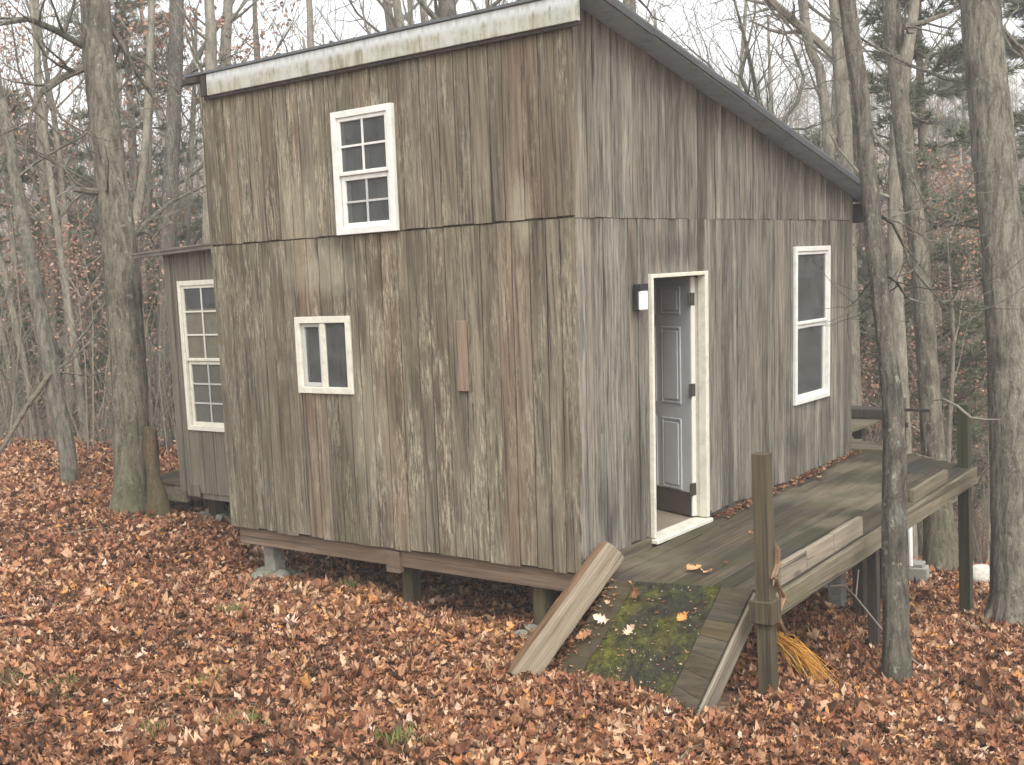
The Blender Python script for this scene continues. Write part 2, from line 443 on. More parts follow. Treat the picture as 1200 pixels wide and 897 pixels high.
# ------------------------------------------------------------------ mesh helper
class MB:
    def __init__(self):
        self.v = []; self.f = []; self.t = []

    def quad(self, pts, tint=.5):
        b = len(self.v)
        self.v += [tuple(p) for p in pts]
        self.f.append(tuple(range(b, b + len(pts)))); self.t.append(tint)

    def hexa(self, p, tint=.5):
        """eight corners: bottom four ccw from above, top four the same"""
        b = len(self.v)
        self.v += [tuple(q) for q in p]
        for q in ((3, 2, 1, 0), (4, 5, 6, 7), (0, 1, 5, 4), (1, 2, 6, 5), (2, 3, 7, 6), (3, 0, 4, 7)):
            self.f.append(tuple(b + i for i in q)); self.t.append(tint)

    def box(self, x0, x1, y0, y1, z0, z1, tint=.5, bev=0.0):
        if bev <= 0:
            self.hexa([(x0, y0, z0), (x1, y0, z0), (x1, y1, z0), (x0, y1, z0), (x0, y0, z1), (x1, y0, z1), (x1, y1, z1), (x0, y1, z1)], tint)
            return
        self.bbox(Vector(((x0 + x1) / 2, (y0 + y1) / 2, (z0 + z1) / 2)), Vector((1, 0, 0)), Vector((0, 1, 0)), Vector((0, 0, 1)),
                  (x1 - x0) / 2, (y1 - y0) / 2, (z1 - z0) / 2, bev, tint)

    def bbox(self, c, ax, ay, az, hx, hy, hz, bev=.004, tint=.5):
        """oriented box whose edges are chamfered"""
        c = Vector(c); ax = Vector(ax).normalized(); ay = Vector(ay).normalized(); az = Vector(az).normalized()
        bev = min(bev, hx * .45, hy * .45, hz * .45)
        b = len(self.v)
        idx = {}
        for sx in (-1, 1):
            for sy in (-1, 1):
                for sz in (-1, 1):
                    for k in range(3):
                        h = [hx - bev, hy - bev, hz - bev]
                        h[k] += bev
                        idx[(sx, sy, sz, k)] = len(self.v)
                        p = c + ax * (sx * h[0]) + ay * (sy * h[1]) + az * (sz * h[2])
                        self.v.append(tuple(p))

        def face(ids):
            self.f.append(tuple(ids)); self.t.append(tint)
        for s in (-1, 1):
            q = [(-1, -1), (1, -1), (1, 1), (-1, 1)]
            if s < 0: q = q[::-1]
            face([idx[(s, a, d, 0)] for a, d in q])
            face([idx[(d, s, a, 1)] for a, d in q])
            face([idx[(a, d, s, 2)] for a, d in q])
        for a in (-1, 1):
            for d in (-1, 1):
                e = [idx[(a, d, -1, 0)], idx[(a, d, 1, 0)], idx[(a, d, 1, 1)], idx[(a, d, -1, 1)]]
                face(e if a * d < 0 else e[::-1])
                e = [idx[(-1, a, d, 1)], idx[(1, a, d, 1)], idx[(1, a, d, 2)], idx[(-1, a, d, 2)]]
                face(e if a * d < 0 else e[::-1])
                e = [idx[(d, -1, a, 2)], idx[(d, 1, a, 2)], idx[(d, 1, a, 0)], idx[(d, -1, a, 0)]]
                face(e if a * d < 0 else e[::-1])
        for sx in (-1, 1):
            for sy in (-1, 1):
                for sz in (-1, 1):
                    e = [idx[(sx, sy, sz, 0)], idx[(sx, sy, sz, 1)], idx[(sx, sy, sz, 2)]]
                    face(e if sx * sy * sz > 0 else e[::-1])

    def beam(self, a, b, w, h, up=(0, 0, 1), bev=.004, tint=.5):
        a = Vector(a); b = Vector(b)
        d = b - a
        L = d.length
        d.normalize()
        s = d.cross(Vector(up)).normalized()
        u = s.cross(d).normalized()
        self.bbox((a + b) / 2, d, s, u, L / 2, w / 2, h / 2, bev, tint)

    def tube(self, pts, rad, sides=6, tint=.5, cap=True, wob=0.0, ridge=0.0):
        n = len(pts)
        b = len(self.v)
        P = [Vector(p) for p in pts]
        nx = None
        for i in range(n):
            d = (P[min(i + 1, n - 1)] - P[max(i - 1, 0)])
            if d.length < 1e-9: d = Vector((0, 0, 1))
            d.normalize()
            if nx is None:
                nx = d.cross(Vector((.31, .95, .05)))
                if nx.length < .1: nx = d.cross(Vector((1, 0, 0)))
                nx.normalize()
            else:
                nx = (nx - d * nx.dot(d)).normalized()
            ny = d.cross(nx)
            for k in range(sides):
                a = 2 * math.pi * k / sides
                r = rad[i]
                if wob: r *= 1 + wob * mnoise.noise(Vector((math.cos(a) * 1.6 + 7 * wob, math.sin(a) * 1.6, P[i].z * 1.4 + P[i].x))) + .6 * wob * mnoise.noise(Vector((math.cos(a) * 5, math.sin(a) * 5 + P[i].y, P[i].z * 3.1)))
                if ridge: r += ridge * (abs(mnoise.noise(Vector((math.cos(a) * rad[i] * 26, math.sin(a) * rad[i] * 26, P[i].z * 2.6)))) * 2 - .6) + ridge * .5 * mnoise.noise(Vector((math.cos(a) * rad[i] * 60, math.sin(a) * rad[i] * 60, P[i].z * 11)))
                self.v.append(tuple(P[i] + nx * (math.cos(a) * r) + ny * (math.sin(a) * r)))
        for i in range(n - 1):
            for k in range(sides):
                k2 = (k + 1) % sides
                self.f.append((b + i * sides + k, b + i * sides + k2, b + (i + 1) * sides + k2, b + (i + 1) * sides + k)); self.t.append(tint)
        if cap and sides > 2:
            self.f.append(tuple(b + k for k in range(sides))[::-1]); self.t.append(tint)
            self.f.append(tuple(b + (n - 1) * sides + k for k in range(sides))); self.t.append(tint)

    def build(self, name, mat, parent=None, origin=(0, 0, 0), smooth=False, warp=None):
        v = self.v
        if warp: v = [warp(p) for p in v]
        o_ = Vector(origin)
        v = [(p[0] - o_.x, p[1] - o_.y, p[2] - o_.z) for p in v]
        me = bpy.data.meshes.new(name)
        me.from_pydata(v, [], self.f)
        at_ = me.attributes.new('tint', 'FLOAT', 'FACE')
        at_.data.foreach_set('value', np.array(self.t, np.float32))
        me.materials.append(mat)
        if smooth:
            me.polygons.foreach_set('use_smooth', [True] * len(me.polygons))
        me.update()
        o = bpy.data.objects.new(name, me)
        COL.objects.link(o)
        if parent is not None: o.parent = parent
        else: o.location = origin
        return o


def np_mesh(name, verts, quads, tints, mat, origin=(0, 0, 0), parent=None):
    """big mesh straight from arrays; quads (n,4); tint per face"""
    me = bpy.data.meshes.new(name)
    nv, nf = len(verts), len(quads)
    me.vertices.add(nv)
    me.vertices.foreach_set('co', (verts - np.array(origin)).astype(np.float32).ravel())
    me.loops.add(nf * 4)
    me.loops.foreach_set('vertex_index', quads.astype(np.int32).ravel())
    me.polygons.add(nf)
    me.polygons.foreach_set('loop_start', np.arange(nf, dtype=np.int32) * 4)
    a = me.attributes.new('tint', 'FLOAT', 'FACE')
    a.data.foreach_set('value', tints.astype(np.float32))
    me.materials.append(mat)
    me.update(calc_edges=True)
    o = bpy.data.objects.new(name, me)
    COL.objects.link(o)
    if parent is not None: o.parent = parent
    else: o.location = origin
    return o


def tag(o, label=None, cat=None, group=None, kind=None):
    if label: o['label'] = label
    if cat: o['category'] = cat
    if group: o['group'] = group
    if kind: o['kind'] = kind
    return o


def thing(name, label, cat, loc, group=None):
    o = bpy.data.objects.new(name, None)
    o.empty_display_size = .2
    o.location = loc
    COL.objects.link(o)
    return tag(o, label, cat, group)


rnd = random.random
def U(a, b): return random.uniform(a, b)


# ------------------------------------------------------------------ ground sheet
def axis_coords(lo, hi, dlo, dhi, step):
    mid = list(np.arange(dlo, dhi, step))
    s = step; x = mid[-1]; up = []
    while x < hi:
        s *= 1.12; x += s; up.append(x)
    s = step; x = mid[0]; dn = []
    while x > lo:
        s *= 1.12; x -= s; dn.append(x)
    return np.array(dn[::-1] + mid + up)


gx = axis_coords(-120, 330, -7, 9, .16)
gy = axis_coords(-200, 260, -5, 15, .16)
GX, GY = np.meshgrid(gx, gy, indexing='ij')
GZ = zg(GX, GY)
gv = np.stack([GX, GY, GZ], -1).reshape(-1, 3)
nx_, ny_ = len(gx), len(gy)
ii, jj = np.meshgrid(np.arange(nx_ - 1), np.arange(ny_ - 1), indexing='ij')
q = np.stack([ii * ny_ + jj, (ii + 1) * ny_ + jj, (ii + 1) * ny_ + jj + 1, ii * ny_ + jj + 1], -1).reshape(-1, 4)
go = np_mesh('ground', gv, q, np.zeros(len(q)), MT['ground'])
go.data.polygons.foreach_set('use_smooth', [True] * len(q))
tag(go, 'brown leaf covered forest floor sloping down past the cabin', 'ground', kind='structure')

# ------------------------------------------------------------------ leaf shapes
ST = np.array([(0, .015), (.2, .25), (.33, .12), (.54, .36), (.72, .15), (1.0, .01)])


def leaf_batch(pos, size, yaw, tilt_dir, tilt, curl, fold, tint, lift=0.0, stations=ST):
    """returns verts, quads, tints for many lobed leaves"""
    n = len(pos); k = len(stations)
    t = stations[:, 0] - .5; w = stations[:, 1]
    L = np.zeros((n, k, 3, 3))
    for c, s in enumerate((-1, 0, 1)):
        L[:, :, c, 0] = (s * w)[None] * (.85 + .3 * RNG.random((n, 1)))
        L[:, :, c, 1] = t[None] + (0.05 * RNG.standard_normal((n, k)) if s else 0)
        L[:, :, c, 2] = curl[:, None] * (t[None] ** 2) * 1.6 + fold[:, None] * (abs(s) * w)[None] + (0.06 * RNG.standard_normal((n, k)) if s else 0)
    L *= size[:, None, None, None]
    cy, sy = np.cos(yaw), np.sin(yaw)
    x = L[..., 0] * cy[:, None, None] - L[..., 1] * sy[:, None, None]
    y = L[..., 0] * sy[:, None, None] + L[..., 1] * cy[:, None, None]
    z = L[..., 2]
    # tilt about a horizontal axis
    ca, sa = np.cos(tilt_dir)[:, None, None], np.sin(tilt_dir)[:, None, None]
    u = x * ca + y * sa; v = -x * sa + y * ca
    ct, st = np.cos(tilt)[:, None, None], np.sin(tilt)[:, None, None]
    v2 = v * ct - z * st; z2 = v * st + z * ct
    x = u * ca - v2 * sa; y = u * sa + v2 * ca
    V = np.stack([x, y, z2], -1) + pos[:, None, None, :]
    V = V.reshape(n, k * 3, 3)
    qs = []
    for i in range(k - 1):
        for c in range(2):
            qs.append((i * 3 + c, i * 3 + c + 1, (i + 1) * 3 + c + 1, (i + 1) * 3 + c))
    qs = np.array(qs)
    Q = (np.arange(n)[:, None, None] * (k * 3) + qs[None]).reshape(-1, 4)
    return V.reshape(-1, 3), Q, np.repeat(tint, len(qs))


def ramp_mask(x, y):
    """inside the footprint of the ramp and timber where it is clear of the ground"""
    return (x > -.46) & (x < .1) & (y < -.15 - .0 * x) & (y > -1.27)


def scatter_leaves():
    out = []
    # near field
    N = 330000
    x = RNG.uniform(-5.5, 8, N); y = RNG.uniform(-4.5, 13, N)
    # far field
    N2 = 150000
    x = np.r_[x, RNG.uniform(-6, 16, N2)]; y = np.r_[y, RNG.uniform(-8, 26, N2)]
    z = zg(x, y)
    p = np.stack([x, y, z], -1)
    px, py, dz = project(p)
    keep = (dz > 3.5) & (px > -200) & (px < 1400) & (py < 1010)
    under = (x > .25) & (x < 4.8) & (y > .1) & (y < 3.6)
    keep &= ~(under & (RNG.random(len(x)) > .3))
    keep &= ~(under & (x > 2.2))
    keep &= ~ramp_mask(x, y)
    d = np.hypot(x - CAM[0], y - CAM[1])
    keep &= RNG.random(len(x)) < np.clip(1.25 - d / 30, .25, 1)
    p = p[keep]; d = d[keep]
    n = len(p)
    pile = .5 + .5 * np.sin(p[:, 0] * 2.3 + 2 * np.sin(p[:, 1] * 1.7)) * np.sin(p[:, 1] * 2.6 + p[:, 0])
    p[:, 2] += np.abs(RNG.normal(0, .022, n)) * (.6 + pile) + .004
    size = (.032 + .085 * RNG.beta(1.6, 2.6, n)) * np.clip(d / 15, 1, 1.6) * np.where(RNG.random(n) < .05, 1.6, 1)
    tint = np.clip(RNG.beta(1.7, 1.5, n) * .86 + .18 * (pile - .5) + .07 * np.sin(p[:, 0] * .9 + 1.1) * np.sin(p[:, 1] * .8) + RNG.normal(0, .03, n), 0, .88)
    odd = RNG.random(n)
    tint = np.where(odd < .035, RNG.uniform(.87, .97, n), tint)
    tint = np.where(odd > .968, RNG.uniform(.96, 1, n), tint)
    # drifts caught against the ramp foot, posts and trunks
    hp = []
    for (hx_, hy_, rx, ry, hh, m) in ((-.62, -.62, .13, .75, .10, 900), (-.66, .10, .16, .22, .10, 260), (.0, -1.42, .22, .2, .05, 160), (1.25, -1.85, .35, .3, .06, 240),
                                      (3.5, -1.95, .6, .5, .09, 420), (.45, 6.5, .45, .4, .07, 300), (.0, 3.2, .4, .4, .05, 220), (-1.4, 1.5, .8, 1.2, .06, 900), (-1.0, -2.2, .7, .6, .06, 500)):
        a = RNG.normal(0, 1, (m, 2))
        x_, y_ = hx_ + a[:, 0] * rx * .6, hy_ + a[:, 1] * ry * .6
        g_ = np.exp(-(a ** 2).sum(1) * .5)
        hp.append(np.stack([x_, y_, zg(x_, y_) + .01 + hh * g_ * RNG.random(m)], -1))
    hp = np.concatenate(hp); m = len(hp)
    p = np.concatenate([p, hp]); d = np.r_[d, np.full(m, 8.0)]
    size = np.r_[size, RNG.uniform(.045, .105, m)]; tint = np.r_[tint, np.clip(RNG.beta(1.9, 1.5, m) * .9, 0, 1)]
    Vs, Qs, Ts, k0 = [], [], [], 0
    for sel, stn in ((d < 10.5, np.array([(0, .015), (.14, .05), (.27, .27), (.37, .10), (.56, .38), (.69, .13), (.84, .22), (1, .01)])),
                     (d >= 10.5, np.array([(0, .015), (.25, .27), (.4, .14), (.65, .36), (1, .02)]))):
        m = int(sel.sum())
        V, Q, T = leaf_batch(p[sel], size[sel], RNG.uniform(0, 6.28, m), RNG.uniform(0, 6.28, m), np.abs(RNG.normal(0, .55, m)), RNG.normal(.4, .8, m), RNG.normal(.4, .7, m), tint[sel], stations=stn)
        Vs.append(V); Qs.append(Q + k0); Ts.append(T); k0 += len(V)
    V, Q, T = np.concatenate(Vs), np.concatenate(Qs), np.concatenate(Ts)
    o = np_mesh('fallen_leaves', V, Q, T, MT['leaf'])
    tag(o, 'thick carpet of dry brown oak leaves covering the forest floor', 'leaves', kind='stuff')
    print('leaves', n, len(Q))


scatter_leaves()

# ------------------------------------------------------------------ cabin
HW, HL = 3.70, 4.87           # windowed wall width, door wall length
ORI = (0, 0, -.55)


def warp(p):
    """the old frame leans a little"""
    x, y, z = p
    return (x, y - .03 * max(z, 0) * (1 - min(max(y / HW, 0), 1.05)), z)


cabin = thing('cabin', 'weathered grey board cabin with a sloping shed roof, open door and white windows', 'cabin', ORI)


def CB(mb, name, mat, parent=cabin, smooth=False):
    return mb.build(name, mat, parent, ORI, smooth, warp)


def roof_z(x):
    """underside of the roof where it meets the door wall"""
    return 3.822 - .239 * x


def cut(a, b, z0, z1, holes):
    """rectangles of [a,b]x[z0,z1] left after the holes"""
    cols = sorted({a, b} | {min(max(h[0], a), b) for h in holes} | {min(max(h[1], a), b) for h in holes})
    out = []
    for c0, c1 in zip(cols, cols[1:]):
        if c1 - c0 < .004: continue
        m = (c0 + c1) / 2
        hs = sorted([(h[2], h[3]) for h in holes if h[0] < m < h[1]])
        z = z0
        for h0, h1 in hs:
            if h0 > z + .004: out.append((c0, c1, z, min(h0, z1)))
            z = max(z, h1)
        if z < z1 - .004: out.append((c0, c1, z, z1))
    return out


def boards(mb, lo, hi, z0, z1, holes, place, wmin=.10, wmax=.19, zj=.012, topfn=None, base=0.0, thick=.022):
    """vertical boards; place(a, d, z) gives the world point for along-wall a, outward offset d"""
    a = lo
    while a < hi - .005:
        w = U(wmin, wmax)
        b = min(a + w, hi)
        if hi - b < .06: b = hi
        g = U(.0015, .006)
        tint = rnd()
        dep = base + U(-.004, .005)
        bot = z0 + U(-zj, zj)
        skew = U(-.004, .004)
        zt = z1 if topfn is None else None
        top_here = z1 if zt is not None else max(topfn(a), topfn(b))
        for (c0, c1, q0, q1) in cut(a + g, b - g, bot, top_here, holes):
            t0 = q1 if (topfn is None or q1 < top_here - 1e-6) else topfn(c0)
            t1 = q1 if (topfn is None or q1 < top_here - 1e-6) else topfn(c1)
            e = .003
            k = skew
            nz = 6
            # front face as a strip with chamfered long edges, slightly cupped
            zs0 = [q0 + (t0 - q0) * i / nz for i in range(nz + 1)]
            zs1 = [q0 + (t1 - q0) * i / nz for i in range(nz + 1)]
            bow = [dep + k * (i / nz - .5) + .0025 * math.sin(i * 1.3 + tint * 20) for i in range(nz + 1)]
            vb = len(mb.v)
            for i in range(nz + 1):
                wv = .0016 * math.sin(i * 2.1 + tint * 50)
                for (aa, dd, zz) in ((c0 + wv, bow[i] - thick, zs0[i]), (c0 + wv, bow[i] - e, zs0[i]), (c0 + e + wv, bow[i], zs0[i]),
                                     (c1 - e + wv, bow[i], zs1[i]), (c1 + wv, bow[i] - e, zs1[i]), (c1 + wv, bow[i] - thick, zs1[i])):
                    mb.v.append(tuple(place(aa, dd, zz)))
            for i in range(nz):
                for j in range(5):
                    mb.f.append((vb + i * 6 + j, vb + i * 6 + j + 1, vb + (i + 1) * 6 + j + 1, vb + (i + 1) * 6 + j)); mb.t.append(tint)
            for row in (0, nz):
                mb.f.append(tuple(vb + row * 6 + j for j in range(6))); mb.t.append(tint)
        a = b


# openings: (along0, along1, z0, z1)
UW = (1.545, 2.165, 2.43, 3.365)     # upper window on the windowed wall (along y)
SW = (2.10, 2.72, 1.19, 1.81)        # small slider
DO = (.925, 1.80, -.10, 2.02)        # door opening incl. frame (along x)
RW = (3.45, 4.25, .745, 2.185)       # tall window
fp = lambda a, d, z: (-d, a, z)
sp = lambda a, d, z: (a, -d, z)

mb = MB()
boards(mb, 0.0, HW, 0.0, 2.425, [SW, UW], fp, .11, .18)
boards(mb, -.005, HW + .01, 2.437, 3.72, [UW], fp, .11, .18, base=.007, zj=.005)
# sheathing behind the boards, with the openings left out
for (c0, c1, q0, q1) in cut(.03, HW - .03, .02, 3.70, [SW, UW]):
    mb.box(.03, .10, c0, c1, q0, q1, .3)
CB(mb, 'wall', MT['front'])['label'] = 'brownish windowed board wall with pale lichen streaks'

mb = MB()
boards(mb, 0.0, HL, 0.075, 2.42, [DO, RW], sp, .075, .165, zj=.02)
boards(mb, -.004, HL + .01, 2.424, 3.8, [], sp, .07, .15, base=.002, zj=.004, topfn=lambda a: roof_z(a) - .004)
for (c0, c1, q0, q1) in cut(.104, HL - .03, .02, 2.41, [DO, RW]):
    mb.box(c0, c1, .03, .10, q0, q1, .3)
for i in range(8):
    x0 = .104 + i * (HL - .14) / 8; x1 = .104 + (i + 1) * (HL - .14) / 8 - .001
    mb.hexa([(x0, .03, 2.415), (x1, .03, 2.415), (x1, .10, 2.415), (x0, .10, 2.415), (x0, .03, roof_z(x0) - .01), (x1, .03, roof_z(x1) - .01), (x1, .10, roof_z(x1) - .01), (x0, .10, roof_z(x0) - .01)], .3)
CB(mb, 'wall', MT['side'])['label'] = 'silver grey door wall with dark stained boards'

mb = MB()
mb.box(HL - .05, HL - .01, .1, HW - .1, -1.5, -.16, .4)  # boards added on the unseen sides to block light under the floor
mb.box(1.5, HL - .06, HW - .05, HW - .01, -1.3, -.16, .6)
CB(mb, 'skirt_or_light_block', MT['darkpost'])
# door-wall skirt below the siding, beside the ramp
mb = MB()
mb.box(.02, .925, -.004, .045, -.10, .063, .2, .003)
CB(mb, 'skirt_or_light_block', MT['rim'])
mb = MB()
mb.box(2.7, 4.86, .0, .03, -.40, -.16, .2, .003)
mb.box(2.7, 4.86, .002, .032, -.66, -.404, .7, .003)
CB(mb, 'skirt_or_light_block', MT['rim'])

# the two walls away from the viewer
mb = MB()
boards(mb, 0.0, HW, 0.0, 2.66, [], lambda a, d, z: (HL + d, a, z), base=.0)
mb.box(HL - .10, HL - .03, .104, HW - .104, .02, 2.62, .3)
CB(mb, 'wall', MT['side'])
mb = MB()
boards(mb, 0.0, HL, 0.0, 2.5, [], lambda a, d, z: (a, HW + d, z), topfn=lambda a: roof_z(a) - .004, base=.0)
for i in range(8):
    x0 = .104 + i * (HL - .21) / 8; x1 = .104 + (i + 1) * (HL - .21) / 8 - .001
    mb.hexa([(x0, HW - .10, .02), (x1, HW - .10, .02), (x1, HW - .03, .02), (x0, HW - .03, .02), (x0, HW - .10, roof_z(x0) - .02), (x1, HW - .10, roof_z(x1) - .02), (x1, HW - .03, roof_z(x1) - .02), (x0, HW - .03, roof_z(x0) - .02)], .3)
CB(mb, 'wall', MT['side'])
# inner partition and loft: what shows dimly through the doorway and panes
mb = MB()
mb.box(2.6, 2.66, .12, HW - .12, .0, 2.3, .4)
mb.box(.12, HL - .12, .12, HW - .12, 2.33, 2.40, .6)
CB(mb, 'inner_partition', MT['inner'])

# floor and frame
mb = MB()
for i in range(14):
    a = .104 + i * (HW - .21) / 14
    mb.box(.104, HL - .104, a, a + (HW - .21) / 14 - .002, .02, .048, rnd())
CB(mb, 'floor', MT['floor'])
mb = MB()
mb.box(.035, .085, .06, HW - .06, -.155, -.012, .4, .004)
mb.box(.0, .06, 1.72, 1.86, -.20, -.03, .8, .004)
for i in range(8):
    x = .6 + i * .55
    mb.box(x, x + .045, .06, HW - .06, -.155, -.022, rnd(), .003)
mb.box(.09, HL - .05, .05, .095, -.155, -.022, .6, .003)
mb.box(.09, HL - .05, HW - .095, HW - .05, -.155, -.022, .6, .003)
CB(mb, 'floor_joists', MT['joist'])

# roof
RA, RB = -.078, 5.12
mb = MB()
y0, y1 = -.21, 3.80
def rt(x, e=0.0): return roof_z(x) + e
nstrip = 7
for i in range(nstrip):
    a = y0 + (y1 - y0) * i / nstrip; b = y0 + (y1 - y0) * (i + 1) / nstrip - .002
    nx = 10
    for j in range(nx):
        x0 = RA + (RB - RA) * j / nx; x1 = RA + (RB - RA) * (j + 1) / nx
        mb.hexa([(x0, a, rt(x0, .012)), (x1, a, rt(x1, .012)), (x1, b, rt(x1, .012)), (x0, b, rt(x0, .012)),
                 (x0, a, rt(x0, .03)), (x1, a, rt(x1, .03)), (x1, b, rt(x1, .03)), (x0, b, rt(x0, .03))], i / 7)
    mb.hexa([(RA, a - .012, rt(RA, .0325)), (RB, a - .012, rt(RB, .0325)), (RB, a + .012, rt(RB, .0325)), (RA, a + .012, rt(RA, .0325)),
             (RA, a - .012, rt(RA, .046)), (RB, a - .012, rt(RB, .046)), (RB, a + .012, rt(RB, .046)), (RA, a + .012, rt(RA, .046))], i / 7)
roof = CB(mb, 'roof', MT['roofmetal'])
# rake soffit panels and edge trim over the door wall
mb = MB()
for i in range(7):
    x0 = -.03 + i * .725; x1 = x0 + .72
    mb.hexa([(x0, -.205, rt(x0, -.012 + .004 * (i % 2))), (x1, -.205, rt(x1, -.012 + .004 * (i % 2))), (x1, -.004, rt(x1, -.012 + .004 * (i % 2))), (x0, -.004, rt(x0, -.012 + .004 * (i % 2))),
             (x0, -.205, rt(x0, .009)), (x1, -.205, rt(x1, .009)), (x1, -.004, rt(x1, .009)), (x0, -.004, rt(x0, .009))], rnd())
CB(mb, 'soffit', MT['soffit'], roof)
mb = MB()
for i in range(7):
    x0 = RA + i * (RB - RA) / 7; x1 = x0 + (RB - RA) / 7 - .003
    e_ = U(-.006, .006)
    mb.hexa([(x0, -.222, rt(x0, -.009 + e_)), (x1, -.222, rt(x1, -.009 + e_)), (x1, -.2125, rt(x1, -.009 + e_)), (x0, -.2125, rt(x0, -.009 + e_)),
             (x0, -.222, rt(x0, .034)), (x1, -.222, rt(x1, .034)), (x1, -.2125, rt(x1, .034)), (x0, -.2125, rt(x0, .034))], rnd())
CB(mb, 'rake_trim', MT['darkmetal'], roof)
# low eave: tarred board and rafter ends
mb = MB()
mb.box(4.90, 5.06, -.20, 3.75, 2.40, 2.585, .5, .004)
CB(mb, 'eave_board', MT['tar'], roof)
# high fascia
mb = MB()
mb.box(-.062, -.030, -.085, 3.535, 3.672, 3.846, .5, .003)
CB(mb, 'fascia', MT['fascia'], roof)
mb = MB()
mb.box(-.048, -.029, -.10, 3.60, 3.645, 3.670, .5, .003)
mb.box(-.075, -.030, 3.538, 3.60, 3.672, 3.838, .3, .003)
mb.box(-.10, -.03, 3.62, 3.80, 3.79, 3.836, .3, .003)
CB(mb, 'fascia_backing', MT['darkpost'], roof)


# ---- windows
def frame_ring(mb, place, a0, a1, z0, z1, w, d0, d1, tint=.5, sill=None):
    """four butted members; d0 inner, d1 outer offset"""
    def bar(u0, u1, v0, v1):
        c = [place(u0, d0, v0), place(u1, d0, v0), place(u1, d1, v0), place(u0, d1, v0), place(u0, d0, v1), place(u1, d0, v1), place(u1, d1, v1), place(u0, d1, v1)]
        p = [Vector(q) for q in c]
        ctr = sum(p, Vector()) / 8
        ax = (p[1] - p[0]); ay = (p[3] - p[0]); az = (p[4] - p[0])
        mb.bbox(ctr, ax, ay, az, ax.length / 2, ay.length / 2, az.length / 2, .003, tint)
    bar(a0, a0 + w, z0, z1)
    bar(a1 - w, a1, z0, z1)
    bar(a0 + w + .0005, a1 - w - .0005, z1 - w, z1)
    bar(a0 + w + .0005, a1 - w - .0005, z0, z0 + (sill or w))
    return bar


def pane(place, a0, a1, z0, z1, d, parent):
    mb = MB()
    c = [place(a0, d, z0), place(a1, d, z0), place(a1, d - .004, z0), place(a0, d - .004, z0), place(a0, d, z1), place(a1, d, z1), place(a1, d - .004, z1), place(a0, d - .004, z1)]
    mb.hexa(c)
    return CB(mb, 'pane', MT['glass'], parent)


def muntins(place, a0, a1, z0, z1, d, cols, rows, mat, parent, w=.016):
    mb = MB()
    for i in range(1, cols):
        a = a0 + (a1 - a0) * i / cols
        c = [Vector(place(a + s * w / 2, dd, zz)) for zz in (z0, z1) for s, dd in ((-1, d), (1, d), (1, d + .008), (-1, d + .008))]
        mb.hexa(c)
    for j in range(1, rows):
        z = z0 + (z1 - z0) * j / rows
        for i in range(cols):
            b0 = a0 + (a1 - a0) * i / cols + (w / 2 + .0005 if i else 0); b1 = a0 + (a1 - a0) * (i + 1) / cols - (w / 2 + .0005 if i < cols - 1 else 0)
            mb.hexa([Vector(place(u, dd, zz)) for zz in (z - w / 2, z + w / 2) for u, dd in ((b0, d), (b1, d), (b1, d + .008), (b0, d + .008))])
    return CB(mb, 'window_grid', mat, parent)


def sash_window(place, op, label, mat, gmat=None, cols=1, rows=1, proud=.03, fw=.05, split=.5, blind=False):
    a0, a1, z0, z1 = op
    mb = MB()
    frame_ring(mb, place, a0 + .002, a1 - .002, z0 + .002, z1 - .002, fw, -.06, proud, sill=fw)
    w = CB(mb, 'window', mat)
    w['label'] = label
    zm = z0 + (z1 - z0) * split
    i0, i1 = a0 + fw + .002, a1 - fw - .002
    sw = .03
    # upper sash sits forward, lower sash set back
    mb = MB(); frame_ring(mb, place, i0, i1, zm - .02, z1 - fw - .002, sw, -.02, proud - .012)
    CB(mb, 'sash', mat, w)
    pane(place, i0 + sw - .003, i1 - sw + .003, zm + .008, z1 - fw - sw + .001, proud - .026, w)
    mb = MB(); frame_ring(mb, place, i0 + .006, i1 - .006, z0 + fw + .002, zm - .022, sw + .006, -.05, proud - .03)
    CB(mb, 'sash', mat, w)
    pane(place, i0 + sw, i1 - sw, z0 + fw + sw, zm - .055, proud - .045, w)
    if gmat:
        muntins(place, i0 + sw, i1 - sw, zm + .01, z1 - fw - sw, proud - .024, cols, rows, gmat[0], w)
        muntins(place, i0 + sw + .006, i1 - sw - .006, z0 + fw + sw + .004, zm - .058, proud - .043, cols, rows, gmat[1], w)
    if blind:
        mb = MB()
        c0, c1 = zm + .012, z1 - fw - sw - .21
        mb.hexa([place(i0, -.021, c0), place(i1, -.021, c0), place(i1, -.026, c0), place(i0, -.026, c0), place(i0, -.021, c1), place(i1, -.021, c1), place(i1, -.026, c1), place(i0, -.026, c1)])
        CB(mb, 'blind', MT['blind'], w)
        mb = MB()
        c0, c1 = z0 + .06, zm - .03
        mb.hexa([place(i0, -.032, c0), place(i1, -.032, c0), place(i1, -.036, c0), place(i0, -.036, c0), place(i0, -.032, c1), place(i1, -.032, c1), place(i1, -.036, c1), place(i0, -.036, c1)])
        CB(mb, 'curtain', MT['curtain'], w)
    return w


fpu = lambda a, d, z: (-d, a, z)
sash_window(fpu, UW, 'upper white window with cross shaped grids', MT['vinyl'], (MT['vinyl'], MT['grid']), 2, 2, .045, .05, .5)
sash_window(sp, RW, 'tall plain two pane window beside the deck', MT['vinyl'], None, proud=.03, fw=.045, split=.52)
